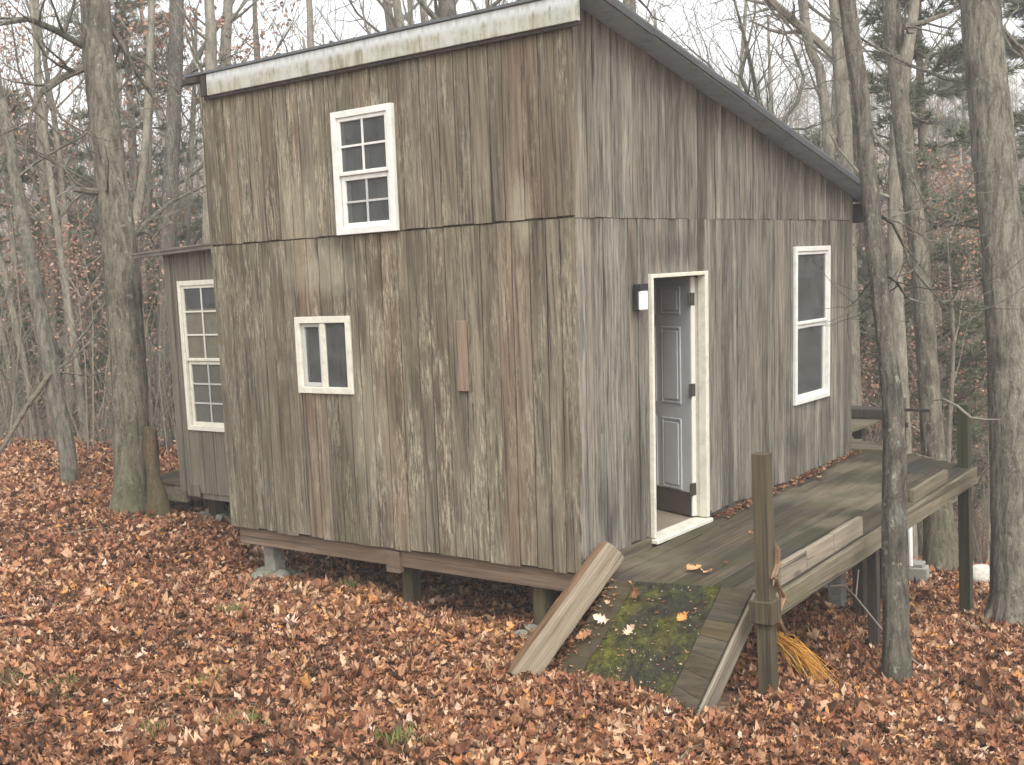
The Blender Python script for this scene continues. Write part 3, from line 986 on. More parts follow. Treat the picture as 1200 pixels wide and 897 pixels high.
# small sliding window
mb = MB()
a0, a1, z0, z1 = SW
frame_ring(mb, fp, a0 + .002, a1 - .002, z0 + .002, z1 - .002, .052, -.06, .02)
w = CB(mb, 'window', MT['cream'])
w['label'] = 'small sliding window with cream frame'
mb = MB()
mb.hexa([fp(u, d, z) for z in (z0 + .056, z1 - .056) for u, d in ((2.385, -.01), (2.437, -.01), (2.437, .014), (2.385, .014))])
CB(mb, 'sash', MT['cream'], w)
mb = MB(); frame_ring(mb, fp, 2.44, a1 - .056, z0 + .056, z1 - .056, .03, -.045, -.004)
CB(mb, 'sash', MT['grid'], w)
pane(fp, a0 + .05, 2.387, z0 + .05, z1 - .05, .0, w)
pane(fp, 2.465, a1 - .08, z0 + .08, z1 - .08, -.02, w)

# thin new strip nailed to the boards
mb = MB()
mb.bbox((-.02, .985, 1.50), (1, 0, 0), (0, 1, 0), (0, 0, 1), .014, .042, .255, .003, .5)
st_ = CB(mb, 'wooden_strip', MT['strip'])

# ---- door
mb = MB()
jw = .03
dx0, dx1, dz0, dz1 = .927, 1.798, .0535, 2.018
mb.box(dx0, dx0 + jw, -.028, .12, dz0, dz1, .5, .003)
mb.box(dx1 - .052, dx1, -.028, .04, dz0, dz1, .5, .003)
mb.box(dx1 - .04, dx1 - .002, .0405, .12, dz0, dz1 - .05, .5, .003)
mb.box(dx0 + jw + .001, dx1 - .0525, -.028, .12, dz1 - jw, dz1, .5, .003)
dfr = CB(mb, 'door_frame', MT['cream'])
mb = MB()
mb.box(dx0 - .01, dx1 - .005, -.06, .10, .012, .046, .5, .005)
CB(mb, 'threshold', MT['cream'], dfr)
ang = math.radians(112)
hx, hy = dx1 - .075, .075
dd = Vector((-math.cos(ang), math.sin(ang), 0))
nn = Vector((-math.sin(ang), -math.cos(ang), 0))     # weather face
up = Vector((0, 0, 1))
LW, LH, LT = .80, 1.915, .044
h0 = Vector((hx, hy, .062))
mb = MB()
mb.bbox(h0 + dd * (LW / 2) + up * (LH / 2), dd, nn, up, LW / 2, LT / 2, LH / 2, .002)
# raised panels, two columns of three
for (u0, u1) in ((.12, .365), (.435, .68)):
    for (v0, v1) in ((.20, .78), (.90, 1.52), (1.62, 1.84)):
        for (grow, dep) in ((0, .004), (-.022, .011)):
            cc = h0 + dd * ((u0 + u1) / 2) + up * ((v0 + v1) / 2) + nn * (LT / 2 + dep / 2)
            if grow == 0:
                # moulding ring
                t_ = .016
                for (s0, s1, r0, r1) in ((u0, u0 + t_, v0, v1), (u1 - t_, u1, v0, v1), (u0 + t_, u1 - t_, v0, v0 + t_), (u0 + t_, u1 - t_, v1 - t_, v1)):
                    c2 = h0 + dd * ((s0 + s1) / 2) + up * ((r0 + r1) / 2) + nn * (LT / 2 + .004)
                    mb.bbox(c2, dd, nn, up, (s1 - s0) / 2, .005, (r1 - r0) / 2, .003)
            else:
                mb.bbox(cc, dd, nn, up, (u1 - u0) / 2 + grow - .012, dep / 2 + .001, (v1 - v0) / 2 + grow - .012, .005)
door = CB(mb, 'door', MT['doorpaint'])
door['label'] = 'white six panel door standing open'
mb = MB()
mb.bbox(h0 + dd * (LW / 2) + up * .095 + nn * (LT / 2 + .0015), dd, nn, up, LW / 2 - .004, .002, .095, .001)
CB(mb, 'kick_plate', MT['kick'], door)
mb = MB()
mb.bbox(h0 - dd * .004 + up * (LH / 2), dd, nn, up, .003, LT / 2 - .002, LH / 2 - .002, .001)
CB(mb, 'edge_strip', MT['dooredge'], door)
for z in (.22, 1.02, 1.74):
    mb = MB()
    c = h0 + up * z
    mb.bbox(c - dd * .0085 + nn * .002, dd, nn, up, .0015, .017, .05, .0005)
    mb.tube([c - dd * .012 + nn * .026 - up * .052, c - dd * .012 + nn * .026 + up * .052], [.009, .009], 8)
    mb.bbox(c - dd * .012 + nn * .042 + Vector((.004, 0, 0)), dd, nn, up, .003, .012, .05, .0005)
    CB(mb, 'hinge', MT['hinge'], door)
mb = MB()
kc = h0 + dd * (LW - .06) + up * .95
mb.tube([kc + nn * .02, kc + nn * .05, kc + nn * .062, kc + nn * .08, kc + nn * .086], [.012, .012, .026, .026, .012], 10)
CB(mb, 'handle', MT['hinge'], door, True)

# ---- wall lamp
mb = MB()
lx, lz = .74, 1.86
mb.box(lx - .055, lx + .055, -.052, -.016, lz - .095, lz + .095, .5, .006)
mb.box(lx - .055, lx + .055, -.080, -.0525, lz + .045, lz + .095, .5, .006)
lamp = CB(mb, 'wall_lamp', MT['lampblack'])
mb = MB()
mb.box(lx - .048, lx + .048, -.078, -.0525, lz - .092, lz + .043, .5, .010)
CB(mb, 'diffuser', MT['lampwhite'], lamp)


# ---- piers
def pier(x, y, w, mat, foot, label=None, top=-.157):
    zb = zg1(x, y) - .15
    mb = MB()
    mb.box(x - w / 2, x + w / 2, y - w / 2, y + w / 2, zb, top, rnd(), .006)
    p = CB(mb, 'pier', mat)
    if foot:
        mb = MB()
        rocks(mb, x, y, foot)
        CB(mb, 'footing', MT['stone'], p, True)
    if label: p['label'] = label
    return p


def blob(mb, c, r, seed, sub=10, rings=7, flat=.7, zscale=1.0):
    vb = len(mb.v)
    c = Vector(c)
    for i in range(rings + 1):
        th = math.pi * i / rings
        for k in range(sub):
            ph = 2 * math.pi * k / sub
            d = Vector((math.sin(th) * math.cos(ph), math.sin(th) * math.sin(ph), math.cos(th)))
            rr = r * (1 + .28 * mnoise.noise(d * 1.6 + Vector((seed, 0, 0))) + .1 * mnoise.noise(d * 4 + Vector((0, seed, 0))))
            mb.v.append((c.x + d.x * rr, c.y + d.y * rr, c.z + d.z * rr * flat))
    for i in range(rings):
        for k in range(sub):
            k2 = (k + 1) % sub
            mb.f.append((vb + i * sub + k, vb + (i + 1) * sub + k, vb + (i + 1) * sub + k2, vb + i * sub + k2)); mb.t.append(.5)


def rocks(mb, x, y, n):
    for i in range(n):
        a = i / n * 6.28 + .6
        rx, ry = x + .13 * math.cos(a), y + .13 * math.sin(a)
        blob(mb, (rx, ry, zg1(rx, ry) + .02), U(.08, .13), U(0, 90))


pier(.22, 3.42, .13, MT['conc'], 5, 'grey pier on mossy rocks at the left end')
pier(.22, 1.80, .11, MT['post'], 0)
pier(.16, .46, .12, MT['post'], 3)
for (x, y) in ((1.6, .2), (3.0, .2), (4.5, .2), (2.2, 1.8), (4.6, 1.8), (4.6, 3.5), (2.2, 3.5)):
    pier(x, y, .14, MT['conc'] if y < 1 and x > 4 else MT['darkpost'], 0)

# ---- low annex on the left
AX, AY0, AY1 = 1.0, HW + .03, 5.70
AW = (4.53, 5.515, .63, 2.16)
mb = MB()
ap = lambda a, d, z: (AX - d, a, z)
a = AY0
while a < AY1 - .01:
    b = min(a + .2, AY1)
    for (c0, c1, q0, q1) in cut(a + .003, b - .003, -.02, 2.46 + .0 * a, [AW]):
        mb.hexa([(AX, c0, q0), (AX + .03, c0, q0), (AX + .03, c1, q0), (AX, c1, q0), (AX, c0, q1), (AX + .03, c0, q1), (AX + .03, c1, q1), (AX, c1, q1)], rnd())
    a = b
for (c0, c1, q0, q1) in cut(AY0, AY1 - .01, -.01, 2.45, [AW]):
    mb.box(AX + .012, AX + .08, c0, c1, q0, q1, .4)
# side wall and back wall
mb.box(AX + .082, 4.2, AY1 - .06, AY1 - .005, -.02, 2.40, .5)
mb.box(4.202, 4.26, AY0, AY1 - .005, -.02, 2.38, .5)
mb.box(AX + .082, 4.2, AY0, AY1 - .062, -.10, -.02, .5)
CB(mb, 'annex_wall', MT['annex'])
mb = MB()
mb.box(AX - .022, AX - .002, AY1 - .085, AY1 + .004, -.02, 2.44, .9, .003)
mb.box(AX - .02, AX - .003, AY1 - .30, AY1 - .10, -.06, .06, .2, .003)
mb.box(AX + .014, AX + .06, AY0, AY1 - .31, -.085, -.022, .4, .003)
CB(mb, 'annex_trim', MT['annex'])
mb = MB()
mb.hexa([(AX - .14, AY0, 2.535), (4.4, AY0, 2.44), (4.4, 6.11, 2.40), (AX - .14, 6.11, 2.448), (AX - .14, AY0, 2.553), (4.4, AY0, 2.46), (4.4, 6.11, 2.42), (AX - .14, 6.11, 2.466)])
mb.beam((AX - .11, AY0 + .01, 2.505), (AX - .11, 6.09, 2.437), .03, .05, tint=.3)
CB(mb, 'annex_roof', MT['tarpaper'])
w = sash_window(ap, AW, 'annex window with many small panes and a beige blind', MT['cream'], (MT['gridw'], MT['grid']), 3, 3, .02, .05, .48, blind=True)
pier(1.22, 5.45, .12, MT['darkpost'], 5, top=-.12)
pier(2.6, 5.45, .12, MT['darkpost'], 0, top=-.10)
pier(1.3, 4.3, .12, MT['darkpost'], 0, top=-.12)

# little side porch beyond the annex
po = (1.5, 6.1, zg1(1.5, 6.1))
porch = thing('side_porch', 'small grey plank porch at the far left end of the annex, behind the big tree', 'porch', po)
mb = MB()
for i in range(9):
    y = 5.72 + i * .1
    mb.box(1.05, 3.2, y, y + .094, .0, .035, rnd(), .003)
mb.build('planks', MT['deck'], porch, po)
mb = MB()
mb.box(1.055, 1.10, 5.72, 6.60, -.16, -.002, .4, .004)
mb.box(1.102, 3.2, 6.555, 6.60, -.16, -.002, .4, .004)
mb.build('rim_joist', MT['rim'], porch, po)
for (x, y) in ((1.16, 6.50), (3.1, 6.5)):
    mb = MB(); mb.box(x - .045, x + .045, y - .045, y + .045, zg1(x, y) - .1, -.003, .4, .004)
    mb.build('leg', MT['darkpost'], porch, po)

# ------------------------------------------------------------------ deck
dO = (2.2, -.7, -1.0)
deck = thing('deck', 'weathered plank deck on posts along the door wall, mossy green at its near end', 'deck', dO)
def dzt(x): return -.03 + .026 * max(x, -.2)
mb = MB()
ys = np.linspace(-1.29, -.03, 10)
for i in range(9):
    a, b = ys[i] + .002, ys[i + 1] - .003
    x = .24 + (a + 1.2) * -.19 + U(-.01, .0)
    xe = 4.55 + (a + 1.3) * .62
    first = True
    while x < xe - .02:
        L = U(1.4, 2.6) if not first else U(.7, 2.4)
        first = False
        x2 = min(x + L, xe)
        if xe - x2 < .5: x2 = xe
        dz = U(-.003, .004)
        t = rnd()
        if b > -.12 and x2 > .0:
            pass
        A_ = Vector((x + .002, (a + b) / 2, dzt(x) - .017 + dz)); B_ = Vector((x2 - .002, (a + b) / 2, dzt(x2) - .017 + dz + U(-.003, .003)))
        mb.beam(A_, B_, b - a, .034, bev=.005, tint=t)
        x = x2
mb.build('planks', MT['deck'], deck, dO)
mb = MB()
x = 4.96
while x < 7.3:
    y0_ = max(-.46 + (x - 4.96) * 1.2, -.46)
    mb.beam((x + .06, min(y0_ + .02, .5), dzt(5) + .012), (x + .06, 3.2, dzt(5) + .012), .117, .034, bev=.004, tint=rnd())
    x += .121
mb.build('planks', MT['deck2'], deck, dO)
mb = MB()
mb.beam((.10, -1.315, dzt(.1) - .078), (4.52, -1.315, dzt(4.52) - .072), .04, .145, bev=.004, tint=.35)
mb.beam((.30, -1.278, dzt(.3) - .106), (4.50, -1.278, dzt(4.5) - .106), .03, .135, bev=.004, tint=.9)
mb.beam((4.55, -1.31, dzt(4.6) - .11), (5.22, -.50, dzt(5.1) - .11), .04, .15, bev=.004, tint=.6)
mb.beam((.29, -1.26, dzt(.2) - .11), (.16, -.35, dzt(.1) - .11), .04, .14, bev=.004, tint=.1)
for i in range(8):
    x = .6 + i * .52
    mb.beam((x, -1.26, dzt(x) - .11), (x, -.03, dzt(x) - .11), .04, .14, bev=.003, tint=rnd())
mb.build('rim_joist', MT['rim'], deck, dO)
# kerb boards standing on the outer edge
for (x0, x1, h) in ((.39, .80, .140), (.81, 1.27, .134), (1.28, 1.82, .138), (2.95, 3.84, .105)):
    mb = MB()
    mb.beam((x0, -1.262, dzt(x0) + h / 2 + .001), (x1 - .004, -1.262, dzt(x1) + h / 2 + .001), .04, h, bev=.004, tint=rnd())
    mb.build('kerb_board', MT['curb'] if x0 < 2 else MT['rim'], deck, dO)


def post(x, y, w, mat, top, name='support_post', label=None):
    mb = MB()
    zb = zg1(x, y) - .2
    # a post with slightly uneven sawn sides
    h = w / 2
    n = 9
    vb = len(mb.v)
    for i in range(n):
        z = zb + (top - zb) * i / (n - 1)
        j = .003 * math.sin(i * 2.3 + x * 9)
        for (sx, sy) in ((-1, -1), (1, -1), (1, 1), (-1, 1)):
            c = .07
            for (ux, uy) in (((1 - c), 1), (1, (1 - c))) if sx * sy < 0 else ((1, (1 - c)), ((1 - c), 1)):
                mb.v.append((x + sx * h * ux + j, y + sy * h * uy + j * .5, z))
    for i in range(n - 1):
        for k in range(8):
            k2 = (k + 1) % 8
            mb.f.append((vb + i * 8 + k, vb + i * 8 + k2, vb + (i + 1) * 8 + k2, vb + (i + 1) * 8 + k)); mb.t.append(.4)
    mb.f.append(tuple(vb + (n - 1) * 8 + k for k in range(8))); mb.t.append(.4)
    o = mb.build(name, mat, deck, dO)
    if label: o['label'] = label
    return o


post(.03, -1.342, .094, MT['post'], .905, 'newel_post', 'tall square post at the top of the ramp')
post(4.50, -1.225, .10, MT['greenpost'], .67, 'corner_post', 'dark green mossy post at the far corner')
post(2.16, -1.225, .075, MT['darkpost'], dzt(2) - .19)
post(3.64, -.54, .10, MT['darkpost'], dzt(3) - .10)
post(3.70, -.30, .13, MT['conc'], dzt(3) - .10, label='pale concrete post set back under the deck')
post(4.6, -.35, .12, MT['darkpost'], dzt(3) - .19)
post(6.9, .7, .12, MT['darkpost'], dzt(5) - .03)
mb = MB()
zc = -.075
mb.box(-.052, .080, -1.422, -1.390, zc - .07, zc + .075, .4, .005)
mb.box(-.052, -.018, -1.3895, -1.262, zc - .07, zc + .07, .7, .005)
mb.build('collar', MT['post'], deck, dO)

# dark bench rail along the back edge of the deck
bl = hit(1018, 484, 0, 7.2)
bO = (7.2, 1.6, zg1(7.2, 1.6))
bench = thing('bench', 'low dark plank bench at the far end of the deck behind the cabin', 'bench', bO)
zb0, zb1 = hit(1018, 491, 0, 7.06)[2], hit(1018, 480, 0, 7.06)[2]
mb = MB()
mb.box(7.09, 7.36, .45, 2.9, zb1 - .03, zb1, .4, .004)
mb.build('seat', MT['darkpost'], bench, bO)
for y in (.75, 2.7):
    mb = MB(); mb.box(7.12, 7.32, y, y + .05, dzt(5) + .03, zb1 - .032, .4, .004)
    mb.build('leg', MT['darkpost'], bench, bO)
mb = MB(); mb.box(7.06, 7.088, .45, 2.9, zb0, zb1 - .002, .6, .003)
mb.build('apron', MT['darkpost'], bench, bO)
print('bench', zb0, zb1, dzt(5))

# short rail stand beside the deck's far edge
p0 = hit(1061, 528, 2, .10); p1 = hit(1061, 466, 0, p0[0])
sO = tuple(p0)
stand = thing('railing', 'short pale railing post with a dark crossbar on the far deck edge', 'railing', sO)
mb = MB(); mb.beam(p0, (p0[0], p0[1], p1[2]), .05, .05, up=(0, 1, 0), tint=.7); mb.build('post', MT['stringer'], stand, sO)
zr = hit(1061, 480, 0, p0[0])[2]
mb = MB(); mb.beam((p0[0] - .035, p0[1] + .05, zr), (p0[0] - .035, p0[1] - .26, zr), .018, .03); mb.build('crossbar', MT['darkpost'], stand, sO)
mb = MB(); zk = hit(1061, 497, 0, p0[0])[2]
mb.beam((p0[0] - .04, p0[1] + .06, zk), (p0[0] - .04, p0[1] - .05, zk), .03, .05); mb.build('bracket', MT['hinge'], stand, sO)

# ------------------------------------------------------------------ ramp
rO = (-.3, -.7, -.6)
ramp = thing('ramp', 'short steep ramp covered by a dark mossy roofing mat, leading up to the deck', 'ramp', rO)
TL, TR, TR2 = Vector((.075, -.38, -.022)), Vector((.19, -.955, -.022)), Vector((.245, -1.15, -.018))
BL, BR, BR2 = Vector((-.58, -.27, -.60)), Vector((-.60, -.93, -.63)), Vector((-.75, -1.165, -.66))
TL0, BL0 = Vector((.03, -.20, -.024)), Vector((-.56, -.06, -.60))
ext = .22


def lerp(a, b, t): return a + (b - a) * t


nrm = (TR - TL).cross(BL - TL).normalized()
if nrm.z < 0: nrm = -nrm


def slab(mb, a, b, c, d, nu, nv, th, amp=0.0, tint=.5, off=0.0):
    """a,b top left/right; c,d bottom left/right; a gently uneven slab"""
    vb = len(mb.v)
    for side in (0, 1):
        for j in range(nv + 1):
            for i in range(nu + 1):
                p = lerp(lerp(a, b, i / nu), lerp(c, d, i / nu), j / nv)
                h = amp * mnoise.noise(p * 5) if side == 0 else -th
                mb.v.append(tuple(p + nrm * (h + off)))
    W_ = nu + 1; S = W_ * (nv + 1)
    def f(*q): mb.f.append(q); mb.t.append(tint)
    for j in range(nv):
        for i in range(nu):
            k = vb + j * W_ + i
            f(k, k + W_, k + W_ + 1, k + 1)
            f(k + S, k + S + 1, k + S + W_ + 1, k + S + W_)
    for i in range(nu):
        f(vb + i, vb + i + 1, vb + S + i + 1, vb + S + i)
        k = vb + nv * W_ + i
        f(k, k + S, k + S + 1, k + 1)
    for j in range(nv):
        k = vb + j * W_
        f(k, k + S, k + S + W_, k + W_)
        k = vb + j * W_ + nu
        f(k, k + W_, k + W_ + S, k + S)


down = lambda a, b: b + (b - a) * ext
mb = MB()
slab(mb, TL0, TR, down(TL0, BL0), down(TR, BR), 6, 8, .03, .002, .3, off=-.008)
mb.build('ramp_planks', MT['rampboard'], ramp, rO)
mb = MB()
slab(mb, TL, TR - Vector((0, -.004, 0)), down(TL, BL), down(TR, BR) + Vector((0, .004, 0)), 22, 30, .006, .012, .5, off=.006)
mb.build('mat', MT['mat'], ramp, rO, True)
mb = MB()
nb = 9
for i in range(nb):
    t0, t1 = i / nb * 1.15, (i + 1) / nb * 1.15 - .0025
    slab(mb, lerp(TR, BR, t0), lerp(TR2, BR2, t0), lerp(TR, BR, t1), lerp(TR2, BR2, t1), 1, 1, .034, 0, rnd(), off=.006 + U(-.002, .002))
mb.build('side_planks', MT['rampboard'], ramp, rO)
mb = MB()
A0, B0 = TR2, down(TR2, BR2)
dv = (B0 - A0).normalized()
sd = Vector((-dv.y, dv.x, 0)).normalized()
if sd.y > 0: sd = -sd
dn = dv.cross(sd).normalized()
if dn.z > 0: dn = -dn
mb.bbox((A0 + B0) / 2 + sd * -.005 + dn * .10, dv, sd, dn, (B0 - A0).length / 2, .02, .072, .004, .4)
fr = Matrix((dv, sd, dn)).transposed()
mb.v = [tuple(Vector(rO) + fr.inverted() @ (Vector(p) - Vector(rO))) for p in mb.v]
mb.build('stringer', MT['stringer'], ramp, rO).matrix_local = fr.to_4x4()

# heavy old timber lying down the left side of the ramp
la, lb = Vector((.12, -.165, .155)), Vector((-.70, .075, -.55))
tO = (-.3, -.05, -.55)
mb = MB()
dv = (lb - la).normalized()
upv = Vector((.45, .1, 1)); upv = (upv - dv * upv.dot(dv)).normalized()
sv = dv.cross(upv).normalized()
ns = 26; ring = 24
vb = len(mb.v)
for i in range(ns + 1):
    c = lerp(la, lb, i / ns)
    for k in range(ring):
        a = 2 * math.pi * k / ring
        cs, sn = math.cos(a), math.sin(a)
        e = 9.0
        r_ = 1 / ((abs(cs) ** e + abs(sn) ** e) ** (1 / e))
        wv = 1 + .045 * mnoise.noise(Vector((cs * 2.2, sn * 2.2, i * .35))) + .035 * mnoise.noise(Vector((cs * 6, sn * 6, i * .2)))
        if i == 0: wv *= .97
        p = c + sv * (cs * r_ * .083 * wv) + upv * (sn * r_ * .088 * wv)
        if i == 0: p += dv * (.02 * (mnoise.noise(Vector((cs * 2, sn * 2, 3))) + .2 * cs))
        mb.v.append(tuple(p))
for i in range(ns):
    for k in range(ring):
        k2 = (k + 1) % ring
        mb.f.append((vb + i * ring + k, vb + i * ring + k2, vb + (i + 1) * ring + k2, vb + (i + 1) * ring + k)); mb.t.append(.6 if math.sin(2 * math.pi * (k + .5) / ring) < .6 else .21)
mb.f.append(tuple(vb + k for k in range(ring))); mb.t.append(.5)
mb.f.append(tuple(vb + ns * ring + k for k in range(ring))[::-1]); mb.t.append(.5)
fr = Matrix((dv, sv, upv)).transposed()
mk = MB()
for i in range(ns):
    ks = [k for k in range(ring) if math.sin(2 * math.pi * k / ring) > .62]
    for k in ks[:-1]:
        q4 = [Vector(mb.v[vb + (i + di) * ring + k + dk]) for di, dk in ((0, 0), (0, 1), (1, 1), (1, 0))]
        mk.quad([fr.transposed() @ (p + upv * (.004 + .003 * mnoise.noise(p * 30)) - Vector(tO)) for p in q4], .3)
mb.v = [tuple(fr.transposed() @ (Vector(p) - Vector(tO))) for p in mb.v]
o = mb.build('timber', MT['log'], None)
o.matrix_world = Matrix.Translation(tO) @ fr.to_4x4()
wf = mk.build('weathered_face', wood('rotting_top', (.10, .062, .035), (.30, .20, .12), (.26, .13, .06), axis=0, stain=.8, fine=30, spread=.1), o)
wf.matrix_parent_inverse = Matrix.Identity(4)
tag(o, 'heavy splintered old timber lying down the left side of the ramp', 'timber')

# leaves lying on the ramp and deck
nl = nrm


def lone_leaf(px, py, on, size, tint, label, group):
    if on == 'ramp':
        d = Vector(ray(px, py)); c = Vector(CAM)
        t = (TL + nl * .022 - c).dot(nl) / d.dot(nl)
        p = c + d * t; n = nl
    else:
        p = Vector(hit(px, py, 2, .0)); p = Vector(hit(px, py, 2, dzt(p.x) + .012)); n = Vector((0, 0, 1))
    st8 = np.array([(0, .02), (.12, .05), (.22, .26), (.30, .12), (.42, .34), (.52, .15), (.64, .38), (.74, .18), (.86, .22), (1, .01)])
    V, Q, T = leaf_batch(np.zeros((1, 3)), np.array([size]), np.array([U(0, 6.28)]), np.array([0.]), np.array([U(-.2, .2)]), np.array([U(.2, .9)]), np.array([U(.1, .6)]), np.array([tint]), stations=st8)
    rot = Vector((0, 0, 1)).rotation_difference(n).to_matrix()
    V = np.array([tuple(rot @ Vector(v)) for v in V])
    # a little thickness and a stem
    m = MB()
    m.v = [tuple(v) for v in V]; m.f = [tuple(int(k) for k in f) for f in Q]; m.t = [float(x) for x in T]
    s0 = V[1]
    m.tube([s0, s0 - (V[4] - s0) * .45 + np.array([0, 0, .004])], [.0016, .0012], 4, tint)
    o = m.build('fallen_leaf', MT['leaf'], None)
    o.location = p
    tag(o, label, 'leaf', group)


G1 = 'dry leaves lying on the ramp'
for (px, py, s, t, lab) in (
        (705, 726, .115, 1.0, 'large pale lobed oak leaf on the mat near the timber'),
        (685, 745, .12, .62, 'brown curled leaf lying against the old timber'),
        (745, 697, .10, .30, 'dark brown leaf high on the ramp mat'),
        (800, 724, .09, .90, 'orange leaf on the right side of the ramp mat'),
        (737, 741, .10, .99, 'pale bent leaf in the middle of the ramp mat'),
        (768, 790, .085, .99, 'pale leaf low on the ramp mat'),
        (786, 792, .06, .97, 'small tan leaf at the mat edge beside the ramp side planks'),
        (726, 790, .05, .98, 'small whitish leaf at the lower left of the mat'),
        (743, 764, .045, .98, 'tiny pale leaf on the mat centre'),
        (808, 776, .045, .92, 'tiny yellowish leaf on the ramp side planks'),
        (712, 706, .05, .8, 'tiny tan leaf beside the top of the old timber'),
        (757, 795, .05, .83, 'tiny tan leaf near the lowest mat edge'),
        (742, 821, .09, .5, 'brown leaf at the foot of the ramp mat')):
    lone_leaf(px, py, 'ramp', s, t, lab, G1)
G2 = 'dry leaves lying on the deck'
for (px, py, s, t, lab) in (
        (813, 668, .12, .86, 'tan leaf on the deck just above the ramp'),
        (828, 671, .09, .97, 'pale leaf next to the tan one above the ramp'),
        (850, 660, .05, .3, 'small dark leaf on the deck left of the tall post'),
        (880, 625, .06, .6, 'small brown leaf on the deck left of the post top'),
        (960, 560, .07, .8, 'tan leaf on the deck below the tall window'),
        (940, 566, .06, .5, 'brown leaf at the wall foot below the tall window')):
    lone_leaf(px, py, 'deck', s, t, lab, G2)


# debris along the wall foot on the deck
def debris():
    n = 420
    x = RNG.uniform(1.85, 4.8, n); y = -np.abs(RNG.normal(0, .05, n)) - .045
    p = np.stack([x, y, -.012 + .026 * x + RNG.uniform(0, .012, n)], -1)
    V, Q, T = leaf_batch(p, RNG.uniform(.02, .055, n), RNG.uniform(0, 6.28, n), RNG.uniform(0, 6.28, n), np.abs(RNG.normal(0, .4, n)), RNG.normal(.3, .4, n), RNG.normal(.3, .4, n), RNG.beta(2, 2.6, n) * .85)
    o = np_mesh('leaf_litter', V, Q, T, MT['leaf'])
    tag(o, 'crumbled brown leaf litter along the foot of the door wall', 'leaf litter', kind='stuff')


debris()


def crumbs():
    n = 260
    u = RNG.random(n) ** .8; v = np.where(RNG.random(n) < .5, RNG.random(n), np.clip(np.abs(RNG.normal(0, .06, n)), 0, 1))
    a = np.array([tuple(lerp(lerp(TL0, TR, float(i)), lerp(BL0, BR, float(i)), float(j)) + nrm * .012) for i, j in zip(v, u)])
    V, Q, T = leaf_batch(a, RNG.uniform(.012, .04, n), RNG.uniform(0, 6.28, n), np.zeros(n), np.full(n, .0), RNG.normal(.2, .3, n), RNG.normal(.2, .3, n), RNG.beta(1.6, 1.6, n))
    o = np_mesh('leaf_crumbs', V, Q, T, MT['leaf'])
    tag(o, 'small leaf crumbs and dirt caught along the ramp mat and timber', 'leaf litter', kind='stuff')


crumbs()

# ------------------------------------------------------------------ small things by the deck
# orange fibre bundle
fo = Vector(hit(925, 770, 2, -.62))
b0 = Vector(at(906, 748, depth_of(fo) + .05)); b1 = Vector(at(968, 808, depth_of(fo) - .1))
b1.z = max(b1.z, zg1(b1.x, b1.y) + .01)
mb = MB()
for i in range(95):
    s = b0 + Vector((U(-.03, .03), U(-.05, .05), U(-.03, .05)))
    t = U(.45, 1.05)
    e = b0.lerp(b1, t) + Vector((U(-.10, .10), U(-.12, .12), U(-.04, .06))) * (.4 + t * .7)
    if i > 100: e = s + Vector((U(-.1, .25), U(-.15, .15), U(-.25, -.05)))
    e.z = max(e.z, zg1(e.x, e.y) + .01)
    m_ = (s + e) / 2 + Vector((U(-.02, .02), U(-.02, .02), U(.02, .07)))
    mb.tube([s, s.lerp(m_, .6), m_, e], [.0028, .0032, .003, .0014], 4, rnd())
fO = (b0.x, b0.y, zg1(b0.x, b0.y))
o = mb.build('straw_bundle', MT['straw'], None, fO)
tag(o, 'frayed bundle of bright orange fibres lying under the deck', 'fibre bundle')

# dry vine on the tall post
vp = [hit(913, 640, 1, -1.42), hit(911, 662, 1, -1.40), hit(907, 678, 1, -1.41), hit(918, 700, 1, -1.40), hit(913, 722, 1, -1.41), hit(922, 742, 1, -1.38)]
mb = MB()
for k in range(4):
    pts = [Vector(p) + Vector((U(-.02, .02), U(-.01, .01), U(-.02, .02))) for p in vp]
    mb.tube(pts, [.006, .008, .007, .009, .006, .003], 5, .5)
for p in vp[1:5]:
    for _ in range(4):
        q_ = Vector(p)
        mb.tube([q_, q_ + Vector((U(-.05, .05), U(-.03, .01), U(-.05, .04)))], [.012, .003], 4, .5)
o = mb.build('dry_vine', MT['vine'], None, tuple(vp[-1]))
tag(o, 'withered brown vine tangled over the rim beside the tall deck post', 'vine')

# guy cable
c0, c1, c2 = Vector(hit(1006, 668, 1, -1.2)), Vector(hit(1003, 700, 1, -1.25)), Vector(hit(1058, 765, 2, -.84))
c3 = Vector(hit(1088, 790, 2, -.93))
mb = MB()
mb.tube([c0, c1, c1.lerp(c2, .5) + Vector((0, 0, -.01)), c2, c3 + Vector((0, 0, .02))], [.007] * 5, 6, .5)
mb.tube([Vector(hit(972, 687, 1, -1.2)), Vector(hit(990, 686, 1, -1.22)), c1], [.006] * 3, 5, .5)
o = mb.build('cable', MT['cable'], None, tuple(c3))
tag(o, 'slack grey cable running from under the deck to the foot of the slim tree', 'cable')

# white pipe, block and rock
wp = hit(1067, 662, 2, -1.3)
dpt = depth_of(wp)
mb = MB()
pa, pb = Vector(at(1066, 614, dpt)), Vector(at(1067, 664, dpt))
mb.tube([pb, pb.lerp(pa, .02), pb.lerp(pa, .97), pa], [.024, .027, .027, .024], 12)
o = mb.build('white_pipe', MT['white'], None, tuple(pb), True)
tag(o, 'short upright white pipe standing behind the slim tree under the deck', 'pipe')
cb = Vector(at(1070, 680, dpt + .15))
zb = zg1(cb.x, cb.y)
mb = MB()
mb.bbox((cb.x, cb.y, zb + .07), (1, .2, 0), (-.2, 1, 0), (0, 0, 1), .10, .16, .10, .01)
mb.bbox((cb.x + .03, cb.y + .01, zb + .19), (1, .1, 0), (-.1, 1, 0), (0, 0, 1), .09, .12, .018, .006)
o = mb.build('concrete_block', MT['conc'], None, (cb.x, cb.y, zb))
